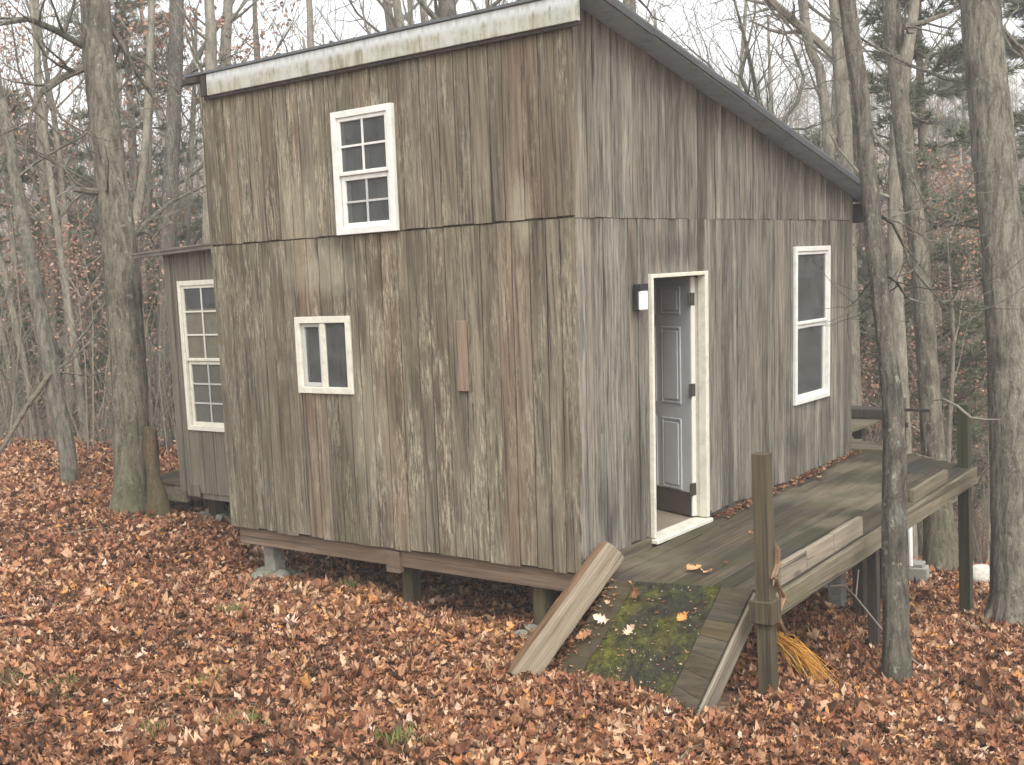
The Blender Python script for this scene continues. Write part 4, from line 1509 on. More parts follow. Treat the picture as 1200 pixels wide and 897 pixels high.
tag(o, 'grey concrete footing block beside the white pipe behind the slim tree', 'concrete block')
wr = Vector(hit(1149, 668, 2, -1.45))
mb = MB()
blob(mb, (wr.x, wr.y, zg1(wr.x, wr.y) + .06), .175, 5, 16, 10, .8)
o = mb.build('pale_rock', plain('pale_rock_face', (.50, .48, .43), .9, .15, 6, .2, dirt=(.2, .15, .1), dirt_amt=.7, bump=.4), None, (wr.x, wr.y, zg1(wr.x, wr.y)), True)
tag(o, 'pale whitish boulder in the leaves left of the biggest tree', 'rock')
for (px, py, r, lab) in ((352, 677, .07, 'small mossy stone beside the left cabin pier'), (402, 690, .06, 'little pale stone in leaves under the cabin edge'),
                         (612, 742, .085, 'flat grey stone by the cabin post nearest the ramp')):
    w_ = Vector(hit(px, py, 2, -.48))
    mb = MB(); zz = zg1(w_.x, w_.y)
    blob(mb, (w_.x, w_.y, zz + .025), r, px, 12, 8, .6)
    o = mb.build('stone', MT['stone'], None, (w_.x, w_.y, zz), True)
    tag(o, lab, 'stone')

# sticks among the leaves
random.seed(77)
mb = MB()
for i in range(230):
    x, y = U(-4.5, 4), U(-4, 11)
    if (-1.1 < x < 5.2 and -1.6 < y < 4.2): continue
    z = zg1(x, y) + .04
    a_ = U(0, 6.28); L = U(.12, .55)
    d_ = Vector((math.cos(a_), math.sin(a_), U(-.06, .12)))
    p0 = Vector((x, y, z)); r = U(.003, .008)
    p1 = p0 + d_ * L * .5 + Vector((U(-.03, .03), U(-.03, .03), .01)); p2 = p0 + d_ * L + Vector((U(-.05, .05), U(-.05, .05), 0))
    mb.tube([p0, p1, p2], [r, r * .85, r * .4], 5, rnd())
    if rnd() < .5:
        mb.tube([p1, p1 + Vector((math.cos(a_ + .8), math.sin(a_ + .8), .1)) * L * .35], [r * .6, r * .25], 4, rnd())
o = mb.build('twig_litter', MT['brush'], None)
tag(o, 'thin dead sticks scattered through the fallen leaves', 'twigs', kind='stuff')

# grass tufts
mb = MB()
for (px, py) in ((14, 818), (74, 822), (180, 868), (412, 700), (250, 818), (278, 735), (470, 885), (285, 858)):
    c = hit(px, py, 2, -.53)
    for i in range(110):
        x, y = c[0] + random.gauss(0, .06), c[1] + random.gauss(0, .06)
        z = zg1(x, y)
        h = U(.06, .125); lx_, ly_ = U(-.03, .03), U(-.03, .03)
        a_ = U(0, 6.28); wx, wy = .004 * math.cos(a_), .004 * math.sin(a_)
        mb.quad([(x - wx, y - wy, z), (x + wx, y + wy, z), (x + lx_ * .6 + wx * .6, y + ly_ * .6 + wy * .6, z + h * .7), (x + lx_, y + ly_, z + h)], rnd())
o = mb.build('grass', MT['grass'], None)
tag(o, 'sparse green grass tufts poking through the brown leaves', 'grass', kind='stuff')


# ------------------------------------------------------------------ trees
def rot_about(d, ang, az):
    d = d.normalized()
    s = d.cross(Vector((.3, .2, .9)) if abs(d.z) < .9 else Vector((1, 0, 0))).normalized()
    s = Matrix.Rotation(az, 3, d) @ s
    return (Matrix.Rotation(ang, 3, s) @ d).normalized()


def branch(mb, p, d, L, r, level, tips=None, sides=None, curl=.25, upb=.12, minr=.0035, dens=1.0):
    n = max(3, int(4 + L * 1.2)) if level > 0 else 3
    sides = 5 if r > .03 else (4 if r > .012 else 3)
    pts = [Vector(p)]; dirs = []
    d = d.normalized()
    for i in range(n):
        d = (d + Vector((U(-1, 1), U(-1, 1), U(-1, 1))) * curl + Vector((0, 0, upb))).normalized()
        pts.append(pts[-1] + d * (L / n)); dirs.append(d.copy())
    rad = [max(r * (1 - .78 * i / n), minr * .6) for i in range(n + 1)]
    mb.tube(pts, rad, sides, rnd(), cap=False)
    if tips is not None and level <= 1: tips.append((pts[-1], d)); tips.append((pts[-2], d))
    if level <= 0: return
    k = max(2, int((2.2 + L * 1.1) * dens))
    for i in range(k):
        t = U(.25, 1.0)
        j = min(int(t * n), n - 1)
        q_ = pts[j].lerp(pts[j + 1], t * n - j)
        branch(mb, q_, rot_about(dirs[j], U(.45, 1.1), U(0, 6.28)), L * U(.38, .62), max(rad[j] * U(.4, .65), minr), level - 1, tips, curl=curl * 1.1, upb=upb, minr=minr, dens=dens)


def trunk_mesh(mb, pts, rad, sides, wob=.1, step=.22, ridge=0.0):
    # resample smoothly
    P = [Vector(p) for p in pts]
    out, ro = [], []
    for i in range(len(P) - 1):
        p0 = P[max(i - 1, 0)]; p1 = P[i]; p2 = P[i + 1]; p3 = P[min(i + 2, len(P) - 1)]
        m = max(3, int((p2 - p1).length / step))
        for k in range(m):
            t = k / m
            out.append(.5 * ((2 * p1) + (p2 - p0) * t + (2 * p0 - 5 * p1 + 4 * p2 - p3) * t * t + (3 * p1 - p0 - 3 * p2 + p3) * t ** 3))
            ro.append(rad[i] + (rad[i + 1] - rad[i]) * t)
    out.append(P[-1]); ro.append(rad[-1])
    mb.tube(out, ro, sides, .5, wob=wob, ridge=ridge)
    return out, ro


def scatter_foliage(mb_arrays, tips, per, size, spread, stops_bias=(0, 1)):
    n = len(tips) * per
    base = np.array([tuple(t[0]) for t in tips]).repeat(per, 0) + RNG.normal(0, spread, (n, 3))
    tint = RNG.uniform(*stops_bias, n)
    return leaf_batch(base, RNG.uniform(size * .6, size * 1.3, n), RNG.uniform(0, 6.28, n), RNG.uniform(0, 6.28, n), RNG.uniform(0, 3.1, n), RNG.normal(.2, .4, n), RNG.normal(.2, .4, n), tint,
                      stations=np.array([(0, .02), (.35, .3), (.7, .26), (1, .02)]))


def pixel_tree(name, label, cat, base, pix, mat, extra=4.5, limbs=(), auto=7, flare=1.35, crown_level=3, sides=14, lean=None, group=None, autoz=2.6, leaf=None, curl=.28, drift=0.0, moss_z=0, dens=1.0, ridge=0.0):
    """pix: (px, py, width in photo px) up the trunk, at the trunk's real distance"""
    dep = depth_of(base)
    bz = zg1(base[0], base[1]) if base[2] is None else base[2]
    sc_ = dep / F
    pts, rad = [], []
    for i, (px, py, w_) in enumerate(pix):
        pts.append(Vector(at(px, py, dep + drift * i))); rad.append(w_ * sc_ / 2)
    O = (pts[0].x, pts[0].y, zg1(pts[0].x, pts[0].y))
    root = thing(name, label, cat, O, group)
    # seat it in the ground
    d0 = (pts[1] - pts[0]).normalized()
    pts.insert(1, pts[0] + d0 * min(.35, .4 * (pts[1] - pts[0]).length)); rad.insert(1, rad[0] * .96)
    rad[0] *= flare
    foot = pts[0] - d0 * .02; foot.z = min(O[2] - .15, foot.z - .15)
    pts.insert(0, foot); rad.insert(0, rad[0] * 1.12)
    dirv = (pts[-1] - pts[-2]).normalized()
    top = pts[-1] + (dirv * .7 + Vector((0, 0, .5))).normalized() * extra * .5
    pts.append(top); rad.append(rad[-1] * .78)
    pts.append(top + Vector((U(-.3, .3), U(-.3, .3), extra * .5))); rad.append(rad[-1] * .55)
    mb = MB()
    out, ro = trunk_mesh(mb, pts, rad, 64 if ridge else sides, step=.055 if ridge else .22, ridge=ridge, wob=.05 if ridge else .1)
    # root toes
    if rad[2] > .17:
        for i in range(6):
            a = i * 1.05 + U(-.2, .2)
            e = Vector((math.cos(a), math.sin(a), 0))
            s0 = pts[1] + Vector((0, 0, .22)) + e * rad[2] * .55
            e1 = pts[1] + e * rad[2] * 1.25; e1.z = zg1(e1.x, e1.y) + .03
            e2 = pts[1] + e * rad[2] * 1.9; e2.z = zg1(e2.x, e2.y) - .06
            mb.tube([s0, s0.lerp(e1, .5) + Vector((0, 0, -.02)), e1, e2], [rad[2] * .38, rad[2] * .36, rad[2] * .3, rad[2] * .14], 7, .5, wob=.1)
    mb.build('trunk', mat, root, O, True)
    cb_ = MB(); tips = []
    for lm in limbs:
        lp = [Vector(at(px, py, dep + dd)) for (px, py, w_, dd) in lm]
        lr = [w_ * sc_ / 2 for (_, _, w_, _) in lm]
        cb_.tube(lp, lr, 6, .5)
        for i in range(1, len(lp)):
            for _ in range(2):
                t = rnd()
                q_ = lp[i - 1].lerp(lp[i], t)
                branch(cb_, q_, rot_about(lp[i] - lp[i - 1], U(.5, 1.0), U(0, 6.28)), U(.5, 1.1), max(lr[i] * .6, .005), 1, tips, curl=.35, dens=dens)
        if lm[-1][2] < 5.5: branch(cb_, lp[-1], lp[-1] - lp[-2], U(.8, 1.4), lr[-1], 2, tips, curl=.35, dens=dens)
    hi = [i for i, p in enumerate(out) if p.z > autoz]
    for k in range(auto):
        if not hi: break
        i = random.choice(hi)
        dd_ = (out[min(i + 1, len(out) - 1)] - out[i - 1])
        branch(cb_, out[i], rot_about(dd_, U(.7, 1.25), U(0, 6.28)), U(1.2, 2.6), ro[i] * U(.22, .4), crown_level - 1, tips, curl=curl, dens=dens)
    branch(cb_, out[-1], dirv, 2.0, ro[-1], crown_level, tips, curl=curl, dens=dens)
    cr = cb_.build('crown', mat, root, O)
    if leaf:
        V, Q, T = scatter_foliage(None, tips, leaf[0], leaf[1], leaf[2])
        np_mesh('leaves', V, Q, T, leaf[3], origin=O, parent=root)
    return root


# -- the trees one can pick out
b = hit(158, 604, 2, -.31)
pixel_tree('oak_tree', 'big grey mossy oak with a broken limb stub, left of the cabin annex', 'tree', b,
           [(155, 604, 43), (152, 450, 40), (141, 300, 41), (129, 200, 36), (115, 60, 35), (111, 0, 34)], MT['bark_gray'],
           limbs=[[(98, 80, 9, 0), (75, 90, 8, -.2), (50, 107, 7, -.5), (37, 130, 5, -.6), (31, 165, 4, -.7)],
                  [(98, 55, 8, 0), (66, 36, 8, -.4), (33, 22, 7, -.8), (0, 28, 5, -1.2)],
                  [(122, 20, 9, 0), (140, 48, 7, .2), (160, 85, 6, .3), (178, 112, 4, .5), (190, 128, 3, .5)],
                  [(128, 226, 9, 0), (110, 225, 8, -.15), (86, 222, 6, -.3)],
                  [(145, 290, 7, .1), (170, 262, 5, .3), (200, 237, 4, .5), (236, 220, 3, .6)]], auto=7, autoz=4.4, ridge=.009)
b = hit(83, 576, 2, -.28)
pixel_tree('snag', 'leaning pale trunk with a broken knot, leftmost in the leaves by the big oak', 'tree', b,
           [(84, 577, 20), (79, 534, 20), (61, 440, 20), (44, 350, 17), (28, 270, 15), (8, 150, 13), (-12, 60, 11)], MT['bark_big'],
           limbs=[[(54, 440, 4, -.1), (80, 425, 4, .1), (89, 402, 3, .2)]], auto=3, autoz=3, flare=1.02, ridge=.009)
b = hit(190, 560, 2, -.35)
pixel_tree('oak_tree', 'dark straight trunk rising right behind the left edge of the annex', 'tree', (b[0] + 3.4, b[1] + 2.6, -.6),
           [(190, 556, 20), (192, 420, 19), (196, 300, 19), (204, 120, 17), (207, 0, 16)], MT['bark_dark'], auto=8, autoz=3.5,
           limbs=[[(212, 100, 8, 0), (236, 60, 7, .2), (262, 20, 6, .3)]])
far = [
    ('slender bent grey trunk between the leaning snag and the big oak', [(103, 545, 10), (90, 427, 9), (80, 360, 9), (67, 267, 8), (53, 160, 7), (40, 33, 6)], 18.5),
    ('thin dark leaning sapling near the left edge of the woods', [(45, 545, 8), (33, 454, 8), (10, 343, 8), (-4, 290, 7), (-20, 200, 6)], 19),
    ('dark trunk half hidden behind the base of the big oak', [(126, 545, 13), (132, 424, 12), (146, 330, 11), (168, 200, 10), (176, 60, 9)], 19.5),
]
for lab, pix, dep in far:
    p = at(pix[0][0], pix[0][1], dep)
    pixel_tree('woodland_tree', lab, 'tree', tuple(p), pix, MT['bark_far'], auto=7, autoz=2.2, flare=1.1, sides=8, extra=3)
beh = [
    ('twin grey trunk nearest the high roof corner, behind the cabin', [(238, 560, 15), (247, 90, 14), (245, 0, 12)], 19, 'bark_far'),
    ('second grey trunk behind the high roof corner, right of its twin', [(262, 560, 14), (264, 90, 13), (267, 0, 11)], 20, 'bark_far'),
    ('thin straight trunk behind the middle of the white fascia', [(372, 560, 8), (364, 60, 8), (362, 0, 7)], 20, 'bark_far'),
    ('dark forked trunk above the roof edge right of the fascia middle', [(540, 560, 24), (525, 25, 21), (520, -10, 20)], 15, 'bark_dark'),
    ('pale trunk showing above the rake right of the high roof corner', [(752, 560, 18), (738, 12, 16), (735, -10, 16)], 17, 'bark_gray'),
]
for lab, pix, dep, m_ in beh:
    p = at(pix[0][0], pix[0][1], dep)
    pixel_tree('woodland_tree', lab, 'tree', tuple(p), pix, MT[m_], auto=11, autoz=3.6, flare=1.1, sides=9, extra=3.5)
# right side
b = hit(1050, 797, 2, -.87)
pixel_tree('slim_tree', 'slim dark lichen spotted tree leaning in front of the deck', 'tree', b,
           [(1051, 797, 31), (1048, 600, 28), (1047, 480, 25), (1036, 390, 20), (1020, 233, 21), (1007, 100, 19), (993, 0, 20)], MT['bark_dark'],
           limbs=[[(1026, 250, 5, 0), (1046, 262, 4, .1), (1060, 290, 3.5, .2), (1066, 312, 3, .2)], [(1036, 320, 5, 0), (1050, 330, 4, .1), (1064, 350, 3, .2)]],
           auto=3, autoz=3.6, flare=1.2, extra=3.5, ridge=.006)
b = hit(1187, 732, 2, -1.12)
pixel_tree('oak_tree', 'largest grey oak with furrowed bark at the right of the deck', 'tree', b,
           [(1193, 732, 60), (1190, 560, 55), (1184, 450, 51), (1175, 300, 47), (1162, 150, 47), (1148, 0, 44)], MT['bark_big'],
           limbs=[[(1140, 98, 5, .1), (1110, 93, 5, .5), (1068, 77, 4.5, .9), (1034, 60, 4, 1.0), (1008, 45, 3, 1.0)],
                  [(1170, 30, 8, .1), (1190, 52, 7, .2), (1215, 70, 6, .2)], [(1150, 268, 4, .1), (1120, 262, 3.5, .4), (1100, 256, 3, .6)]],
           auto=5, autoz=4.2, sides=22, flare=1.3, ridge=.009)
b = hit(1103, 668, 2, -1.6)
pixel_tree('oak_tree', 'grey oak with a splintered base standing beyond the far deck edge', 'tree', b,
           [(1104, 668, 40), (1096, 560, 29), (1090, 480, 25), (1077, 298, 21), (1060, 167, 21), (1049, 60, 20), (1044, 0, 20)], MT['bark_gray'],
           limbs=[[(1052, 32, 7, 0), (1080, 27, 6, .3), (1105, 18, 5, .4), (1126, 8, 4, .4)]], auto=7, autoz=4.0, flare=1.2, ridge=.008)
rt_ = [
    ('grey trunk close behind the slim dark tree above the deck end', [(1062, 610, 21), (1053, 420, 19), (1049, 300, 18), (1052, 150, 16), (1064, 60, 14), (1072, 0, 12)], 15.5, 'bark_far', []),
    ('straight grey trunk left of the slim dark tree, behind the low eave', [(1004, 600, 20), (992, 200, 17), (986, 100, 16), (980, 0, 17)], 16, 'bark_far', []),
    ('leaning bare trunk with a long diagonal limb behind the low end of the roof', [(998, 560, 15), (967, 127, 12), (950, 60, 11), (940, 0, 11)], 17.5, 'bark_far',
     [[(985, 75, 9, -.3), (962, 52, 9, 0), (944, 37, 10, 0), (920, 16, 10, -.2), (898, -4, 9, -.3)]]),
]
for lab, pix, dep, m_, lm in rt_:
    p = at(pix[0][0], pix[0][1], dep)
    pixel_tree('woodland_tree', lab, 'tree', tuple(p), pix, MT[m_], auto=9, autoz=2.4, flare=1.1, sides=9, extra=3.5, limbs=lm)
# crooked bare tree above the roof slope
p = at(905, 420, 14.5)
pixel_tree('crooked_tree', 'small crooked leafless tree whose curling limbs show above the roof slope', 'tree', tuple(p),
           [(935, 500, 9), (915, 300, 8), (905, 160, 7), (890, 120, 6)], MT['bark_dark'], extra=1.2, auto=16, autoz=2.6, sides=7, curl=.5, crown_level=3,
           limbs=[[(905, 165, 6, 0), (880, 120, 5, -.3), (868, 90, 4.5, -.4), (875, 60, 4, -.4)], [(905, 160, 6, 0), (935, 118, 5, .2), (942, 90, 4, .4), (930, 60, 3.5, .5)],
                  [(912, 220, 5, 0), (880, 118, 5, .5), (848, 100, 4, .8), (830, 75, 3, .9)]])
# mossy stump beside the oak
sb = Vector(hit(181, 612, 2, -.32))
sO = (sb.x, sb.y, zg1(sb.x, sb.y))
mb = MB()
dps = depth_of(sb)
pts = [Vector(at(px, py, dps)) for px, py in ((187, 618), (185, 590), (180, 560), (177, 525), (176, 500))]
trunk_mesh(mb, pts, [.15, .11, .07, .075, .06], 12, .22)
mb.tube([pts[0], pts[0] + Vector((-.05, .2, -.02)), pts[0] + Vector((-.1, .36, -.1))], [.12, .09, .04], 8, .5, wob=.2)
for i in range(6):
    a = i
    mb.tube([pts[-1] + Vector((.035 * math.cos(a), .035 * math.sin(a), -.06)), pts[-1] + Vector((.045 * math.cos(a), .045 * math.sin(a), U(.0, .09)))], [.02, .004], 4, .5)
o = mb.build('stump', bark('stump_bark', (.045, .032, .023), (.14, .092, .064), 24, .3, .5), None, sO, True)
tag(o, 'jagged reddish stump with a mossy foot against the big oak', 'stump')
# fallen pole leaning on the snag
q0, q1 = Vector(at(57, 441, depth_of(hit(83, 576, 2, -.28)) - .12)), Vector(at(6, 520, depth_of(hit(83, 576, 2, -.28)) - .3))
mb = MB()
mb.tube([q1 + (q1 - q0) * .35, q1, q0.lerp(q1, .5) + Vector((0, 0, .03)), q0, q0 + (q0 - q1) * .04], [.02, .028, .03, .03, .02], 8)
o = mb.build('fallen_branch', MT['stringer'], None, (q1.x, q1.y, zg1(q1.x, q1.y)))
tag(o, 'bare pale fallen branch propped against the leaning snag', 'branch')
# thin bent twig over the far deck post
mb = MB()
tw = [at(1090, 470, 10.6), at(1106, 468, 10.4), at(1122, 476, 10.2), at(1138, 490, 10.0), at(1156, 492, 9.9), at(1172, 492, 9.8)]
mb.tube(tw, [.005, .009, .011, .011, .009, .006], 6)
o = mb.build('dead_twig', MT['cable'], None, tuple(tw[-1]))
tag(o, 'bent bare twig hanging across the mossy deck corner post', 'twig')


# -- woodland copies
def proto_bare(name, h, r, seed, level=3, kids=16, label='', curl=.24):
    random.seed(seed)
    root = thing(name, label, 'tree', (0, 0, -200))
    mb = MB()
    n = 7
    pts = [Vector((0, 0, -.3))]; d = Vector((U(-.06, .06), U(-.06, .06), 1))
    for i in range(n):
        d = (d + Vector((U(-.08, .08), U(-.08, .08), 0))).normalized(); pts.append(pts[-1] + d * (h / n))
    rad = [r * 1.3] + [r * (1 - .8 * i / n) for i in range(1, n + 1)]
    out, ro = trunk_mesh(mb, pts, rad, 8, .08)
    mb.build('trunk', MT['bark_far'], root, (0, 0, 0), True)
    cb_ = MB(); tips = []
    for k in range(kids):
        i = int(len(out) * U(.18, .98))
        i = min(i, len(out) - 1)
        branch(cb_, out[i], rot_about(Vector((0, 0, 1)), U(.6, 1.2), U(0, 6.28)), U(.16, .34) * h * (1.2 - i / len(out)) + .5, max(ro[i] * .4, .012), level - 1, tips, curl=curl, minr=.006)
    cb_.build('crown', MT['twig'], root, (0, 0, 0))
    return root, tips


def proto_pine(name, h, r, seed, label=''):
    random.seed(seed)
    root = thing(name, label, 'tree', (0, 0, -200))
    mb = MB()
    out, ro = trunk_mesh(mb, [(0, 0, -.3), (0, 0, h * .3), (.1, .05, h * .7), (.05, 0, h)], [r * 1.1, r * .9, r * .5, .02], 8, .06)
    mb.build('trunk', MT['bark_far'], root, (0, 0, 0), True)
    bm = MB(); cl = []
    z = h * .12
    while z < h * .98:
        for k in range(random.randint(2, 5)):
            a = U(0, 6.28)
            L = (1 - z / h) * h * .26 + .4
            d = Vector((math.cos(a), math.sin(a), U(-.1, .35)))
            p = Vector((0, 0, z))
            pts = [p]
            for i in range(4):
                d = (d + Vector((U(-.15, .15), U(-.15, .15), .05))).normalized()
                pts.append(pts[-1] + d * L / 4)
            bm.tube(pts, [.03, .024, .018, .012, .006], 4, rnd(), cap=False)
            for i in range(1, 5):
                for _ in range(4):
                    q_ = pts[i - 1].lerp(pts[i], rnd())
                    s = rot_about(d, U(.5, 1.1), U(0, 6.28)); s.z *= .4
                    e = q_ + s * U(.2, .55)
                    bm.tube([q_, e], [.008, .004], 3, rnd(), cap=False)
                    cl += [(q_.lerp(e, u), s) for u in (.5, .8, 1.0)]
        z += U(.28, .6)
    bm.build('branches', MT['twig'], root, (0, 0, 0))
    nd = MB()
    for (c, s) in cl:
        for _ in range(15):
            d = (s + Vector((U(-1, 1), U(-1, 1), U(-.6, .9))) * .9).normalized()
            L = U(.10, .2)
            sd_ = d.cross(Vector((U(-1, 1), U(-1, 1), U(-1, 1)))).normalized() * .009
            e = c + d * L
            nd.quad([c - sd_, c + sd_, e + sd_ * .3, e - sd_ * .3], rnd())
    nd.build('needles', MT['needle'], root, (0, 0, 0))
    return root


def copy_tree(root, loc, rz, s, label, group):
    c = root.copy(); COL.objects.link(c)
    c.location = loc; c.rotation_euler = (U(-.05, .05), U(-.05, .05), rz); c.scale = (s, s, s * U(.9, 1.12))
    c['label'] = label; c['group'] = group
    for ch in root.children:
        k = ch.copy(); COL.objects.link(k); k.parent = c
    return c


protos = []
for i, (h, r, kids) in enumerate(((11, .14, 18), (9, .10, 20), (12, .17, 16), (7, .065, 18), (5, .04, 16))):
    protos.append(proto_bare('bare_tree', h, r, 100 + i, 3, kids, 'x')[0])
rust = []
for i in range(2):
    root, tips = proto_bare('rust_oak', 5.5 - i, .06, 300 + i, 3, 16, 'x', curl=.3)
    V, Q, T = scatter_foliage(None, tips, 5, .056, .16)
    np_mesh('leaves', V, Q, T, MT['rust'], parent=root)
    rust.append(root)
pines = [proto_pine('pine_tree', 11, .15, 500, 'x'), proto_pine('pine_tree', 6.5, .09, 501, 'x')]
random.seed(21)


def clear(x, y):
    if -2.0 < x < 8.2 and -3.2 < y < 7.5: return False
    return True


def place_at(px, dep):
    p = at(px, 450, dep)
    return p[0], p[1]


used_proto = set()


def plant(root, px, dep, s, label, group):
    x, y = place_at(px, dep)
    if not clear(x, y): return
    z = zg1(x, y) - .03
    copy_tree(root, (x, y, z), U(0, 6.28), s, label, group)


GL, GR = 'bare trees in the hazy woods left of the cabin', 'bare trees in the hazy woods right of the cabin'
LL, LR = 'bare grey woodland tree in the hazy woods left of the cabin', 'bare grey woodland tree in the hazy woods right of the cabin'
GB, LB = 'bare trees whose tops show over the cabin roof', 'bare woodland tree standing behind the cabin with its top over the roof'
for i in range(26):
    dep = U(19, 50)
    px = U(-120, 250) if i % 2 else U(-40, 240)
    plant(random.choice(protos), px, dep, U(.75, 1.2), LL, GL)
for i in range(24):
    dep = U(19, 52)
    px = U(985, 1330)
    plant(random.choice(protos), px, dep, U(.75, 1.2), LR, GR)
for i in range(30):
    plant(random.choice(protos[:4]), U(260, 980), U(18, 40), U(.9, 1.3), LB, GB)
GPN = 'pines scattered through the woods'
for (px, dep, k, s, lab) in (
        (30, 22, 1, 1.0, 'young dark green pine at the far left behind the snag'),
        (170, 24, 0, .9, 'green pine between the big oak and the annex'),
        (95, 34, 0, 1.0, 'tall hazy pine deep in the left woods'),
        (225, 30, 1, 1.2, 'bushy pine showing low between oak and annex roof'),
        (405, 24, 0, .82, 'pine tip peeking over the white fascia'),
        (-60, 26, 0, 1.0, 'pine just past the left edge of the woods'),
        (1020, 26, 1, 1.1, 'low pine behind the far end of the deck'),
        (1105, 19, 0, .95, 'layered pine between the splintered oak and the largest oak'),
        (960, 24, 0, .8, 'yellow green pine rising behind the low eave'),
        (1215, 22, 0, 1.0, 'pine at the right edge beyond the largest oak'),
        (1120, 40, 0, 1.1, 'tall pale pine in the mist right of the deck'),
        (880, 30, 1, 1.25, 'dim pine whose tip shows over the lower roof slope')):
    plant(pines[k], px, dep, s, lab, GPN)
GRO = 'saplings keeping their rust coloured leaves'
for (px, dep, k, s, lab) in (
        (20, 19, 0, 1.0, 'rusty leaved oak sapling at the left edge near the thin leaning trunk'),
        (105, 27, 1, 1.1, 'rusty sapling between snag and big oak'),
        (170, 21, 0, 1.35, 'tall rusty leaved sapling right behind the big oak'),
        (300, 22, 0, 1.5, 'rusty crown showing over the left part of the fascia'),
        (60, 33, 0, 1.2, 'faded rusty sapling deep in the left woods'),
        (1110, 17, 0, 1.0, 'pinkish rusty sapling between the two right oaks'),
        (1075, 20, 1, 1.2, 'rusty sapling just behind the slim dark tree'),
        (1145, 23, 0, 1.1, 'rusty leaved sapling left of the largest oak, farther back'),
        (1010, 18, 1, .8, 'low rusty sapling beyond the bench at the deck end'),
        (1225, 18, 0, 1.0, 'rusty sapling at the right edge beyond the largest oak'),
        (200, 36, 0, 1.2, 'far rusty sapling seen between oak and annex'),
        (1088, 25, 0, 1.3, 'tall pinkish sapling seen just left of the splintered oak'),
        (1132, 29, 0, 1.4, 'hazy pink sapling far back midway between the two right oaks'),
        (1005, 25, 0, 1.2, 'pinkish sapling rising behind the low eave corner'),
        (-5, 25, 0, 1.5, 'tall rusty sapling cut by the left edge of the picture'),
        (235, 26, 0, 1.5, 'rusty sapling whose crown shows over the annex roof')):
    plant(rust[k], px, dep, s, lab, GRO)
# the models the copies came from are not part of the place
for root in protos + rust + pines:
    for ch in list(root.children): bpy.data.objects.remove(ch)
    bpy.data.objects.remove(root)


# -- brush and far woods: nobody could count these
def brush():
    random.seed(5)
    mb = MB()
    for i in range(1900):
        dep = 17 + 26 * rnd() ** 1.3
        px = random.choice((U(-160, 330), U(960, 1380), U(-160, 330), U(960, 1380)))
        x, y = place_at(px, dep)
        if not clear(x, y): continue
        z = zg1(x, y)
        h = U(.5, 2.9) if rnd() < .8 else U(2.5, 4.5)
        d = Vector((U(-.25, .25), U(-.25, .25), 1)).normalized()
        p0 = Vector((x, y, z - .05)); p1 = p0 + d * h * .5; p2 = p1 + (d + Vector((U(-.3, .3), U(-.3, .3), 0))).normalized() * h * .5
        r = U(.006, .016)
        t = rnd()
        mb.tube([p0, p1, p2], [r, r * .7, r * .25], 3, t, cap=False)
        for k in range(random.randint(3, 7)):
            s = p0.lerp(p2, U(.25, .95))
            e = s + rot_about(d, U(.5, 1.2), U(0, 6.28)) * U(.2, .8)
            mb.tube([s, s.lerp(e, .5) + Vector((0, 0, U(-.04, .06))), e], [r * .5, r * .4, r * .15], 3, t, cap=False)
    o = mb.build('brush', MT['brush'], None)
    tag(o, 'tangled brown leafless undergrowth filling the woods beyond the leaf floor', 'undergrowth', kind='stuff')
    # scraps of leaf still hanging in it
    n = 42000
    dep = 17 + 30 * RNG.random(n)
    side = RNG.random(n) < .5
    px = np.where(side, RNG.uniform(-160, 330, n), RNG.uniform(960, 1380, n))
    P = np.array([at(a, 450, b_) for a, b_ in zip(px, dep)])
    ok = np.array([clear(p_[0], p_[1]) for p_ in P])
    P = P[ok]; n = len(P)
    clump = np.sin(P[:, 0] * .9) * np.sin(P[:, 1] * .8 + 1) + RNG.normal(0, .4, n)
    P = P[clump > -.1]; n = len(P)
    P[:, 2] = zg(P[:, 0], P[:, 1]) + RNG.uniform(.1, 3.4, n)
    V, Q, T = leaf_batch(P, RNG.uniform(.03, .075, n), RNG.uniform(0, 6.28, n), RNG.uniform(0, 6.28, n), RNG.uniform(0, 3, n), RNG.normal(.2, .4, n), RNG.normal(.2, .4, n), RNG.uniform(0, 1, n), stations=np.array([(0, .02), (.35, .3), (.7, .26), (1, .02)]))
    o = np_mesh('brush_leaves', V, Q, T, MT['rust'])
    tag(o, 'rusty dead leaves still hanging in the undergrowth of the woods', 'foliage', kind='stuff')


brush()


def far_woods():
    random.seed(9)
    mb = MB()
    for i in range(900):
        dep = 48 + 95 * rnd() ** .9
        px = U(-200, 1420)
        x, y = place_at(px, dep)
        z = zg1(x, y)
        h = U(6, 13)
        r = U(.06, .16)
        l = Vector((U(-.06, .06), U(-.06, .06), 1))
        p0 = Vector((x, y, z - .2)); p1 = p0 + l * h * .5; p2 = p0 + l * h
        mb.tube([p0, p1, p2], [r, r * .7, .02], 4, rnd() * .6, cap=False)
        for k in range(22):
            s = p0.lerp(p2, U(.2, .97))
            e = s + rot_about(Vector((0, 0, 1)), U(.5, 1.1), U(0, 6.28)) * U(.8, 2.4)
            m_ = s.lerp(e, .5)
            mb.tube([s, m_ + Vector((0, 0, .1)), e], [.03, .022, .01], 3, rnd() * .6, cap=False)
            for _ in range(2):
                e2 = m_ + rot_about(e - s, U(.5, 1.1), U(0, 6.28)) * U(.5, 1.2)
                mb.tube([m_, e2], [.018, .008], 3, rnd() * .6, cap=False)
    o = mb.build('far_woods', MT['brush'], None)
    tag(o, 'leafless woods on the misty hillside far behind the cabin', 'woods', kind='stuff')


far_woods()

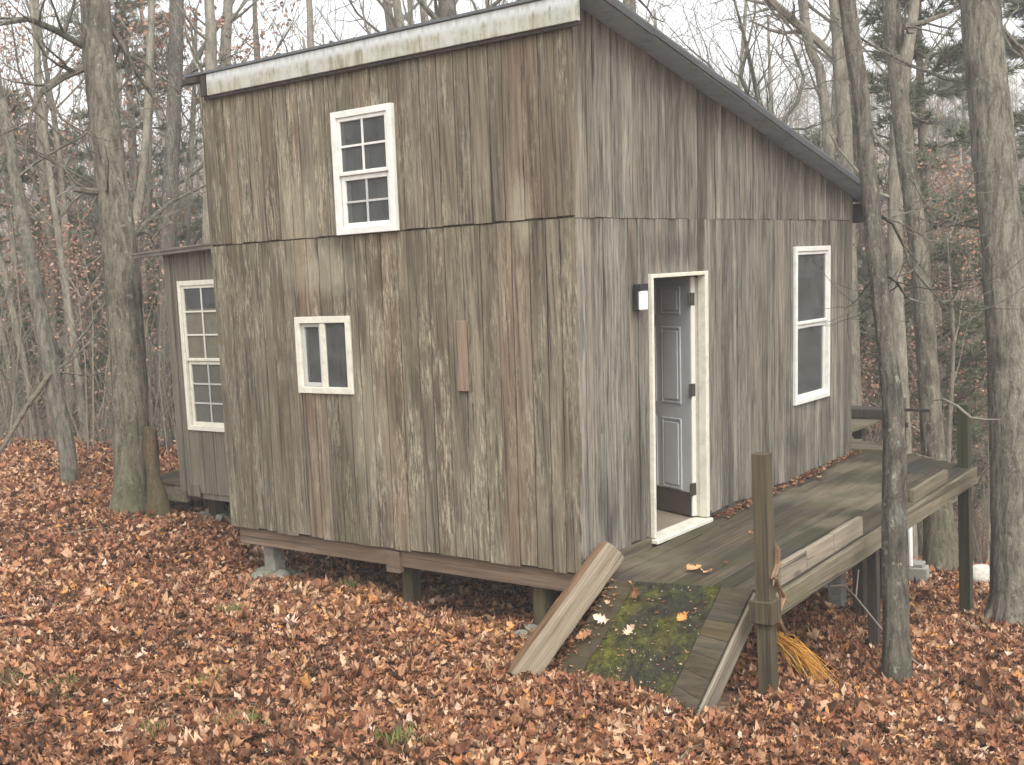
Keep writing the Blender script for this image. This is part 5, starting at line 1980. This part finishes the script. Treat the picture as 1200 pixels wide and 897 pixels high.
# ------------------------------------------------------------------ air
mh = bpy.data.materials.new('haze_air'); mh.use_nodes = True
nt = mh.node_tree
for n in list(nt.nodes):
    if n.type != 'OUTPUT_MATERIAL': nt.nodes.remove(n)
pv = nt.nodes.new('ShaderNodeVolumePrincipled')
pv.inputs['Color'].default_value = (.985, .99, .995, 1)
pv.inputs['Density'].default_value = .0037
pv.inputs['Anisotropy'].default_value = .25
nt.links.new(pv.outputs[0], [n for n in nt.nodes if n.type == 'OUTPUT_MATERIAL'][0].inputs['Volume'])
top = 0
for o in bpy.data.objects:
    if o.type == 'MESH' and o.name != 'ground':
        pass
bpy.context.view_layer.update()
zmax = max((o.matrix_world @ Vector(c)).z for o in bpy.data.objects if o.type == 'MESH' for c in o.bound_box)
print('zmax', zmax)
gz = float(GZ.min())
mb = MB(); mb.box(gx[0] - 3, gx[-1] + 3, gy[0] - 3, gy[-1] + 3, gz - 1, zmax + .5)
hz = mb.build('haze', mh, None)
tag(hz, 'thin grey mist hanging through the woods', 'haze', kind='stuff')

# ------------------------------------------------------------------ light
w = bpy.data.worlds.new('World'); sc.world = w; w.use_nodes = True
nt = w.node_tree
bg = nt.nodes['Background']
sky = nt.nodes.new('ShaderNodeTexSky'); sky.sky_type = 'NISHITA'
sky.sun_disc = False
SUN_EL, SUN_AZ = math.radians(52), math.radians(215)
sky.sun_elevation = SUN_EL; sky.sun_rotation = SUN_AZ
sky.dust_density = 4.0; sky.air_density = 1.6
hs = nt.nodes.new('ShaderNodeHueSaturation'); hs.inputs['Saturation'].default_value = .22
nt.links.new(sky.outputs[0], hs.inputs['Color']); nt.links.new(hs.outputs[0], bg.inputs['Color'])
bg.inputs['Strength'].default_value = .15
sl = bpy.data.lights.new('sun', 'SUN'); sl.energy = 0.7; sl.angle = math.radians(50); sl.color = (1, .94, .85)
so = bpy.data.objects.new('sun', sl); COL.objects.link(so)
dirs = Vector((math.sin(SUN_AZ) * math.cos(SUN_EL), math.cos(SUN_AZ) * math.cos(SUN_EL), math.sin(SUN_EL)))
so.rotation_euler = dirs.to_track_quat('Z', 'Y').to_euler()
so.location = (0, 0, 30)

vs = sc.view_settings
vs.view_transform = 'Standard'; vs.look = 'None'; vs.gamma = 1; vs.use_curve_mapping = False
vs.exposure = 1.28
sc.render.engine = 'CYCLES'
cy = sc.cycles
cy.use_denoising = True
try: cy.denoiser = 'OPENIMAGEDENOISE'
except Exception: pass
cy.max_bounces = 6; cy.diffuse_bounces = 3; cy.glossy_bounces = 3; cy.transparent_max_bounces = 10; cy.volume_bounces = 4
cy.use_adaptive_sampling = True; cy.adaptive_threshold = .02
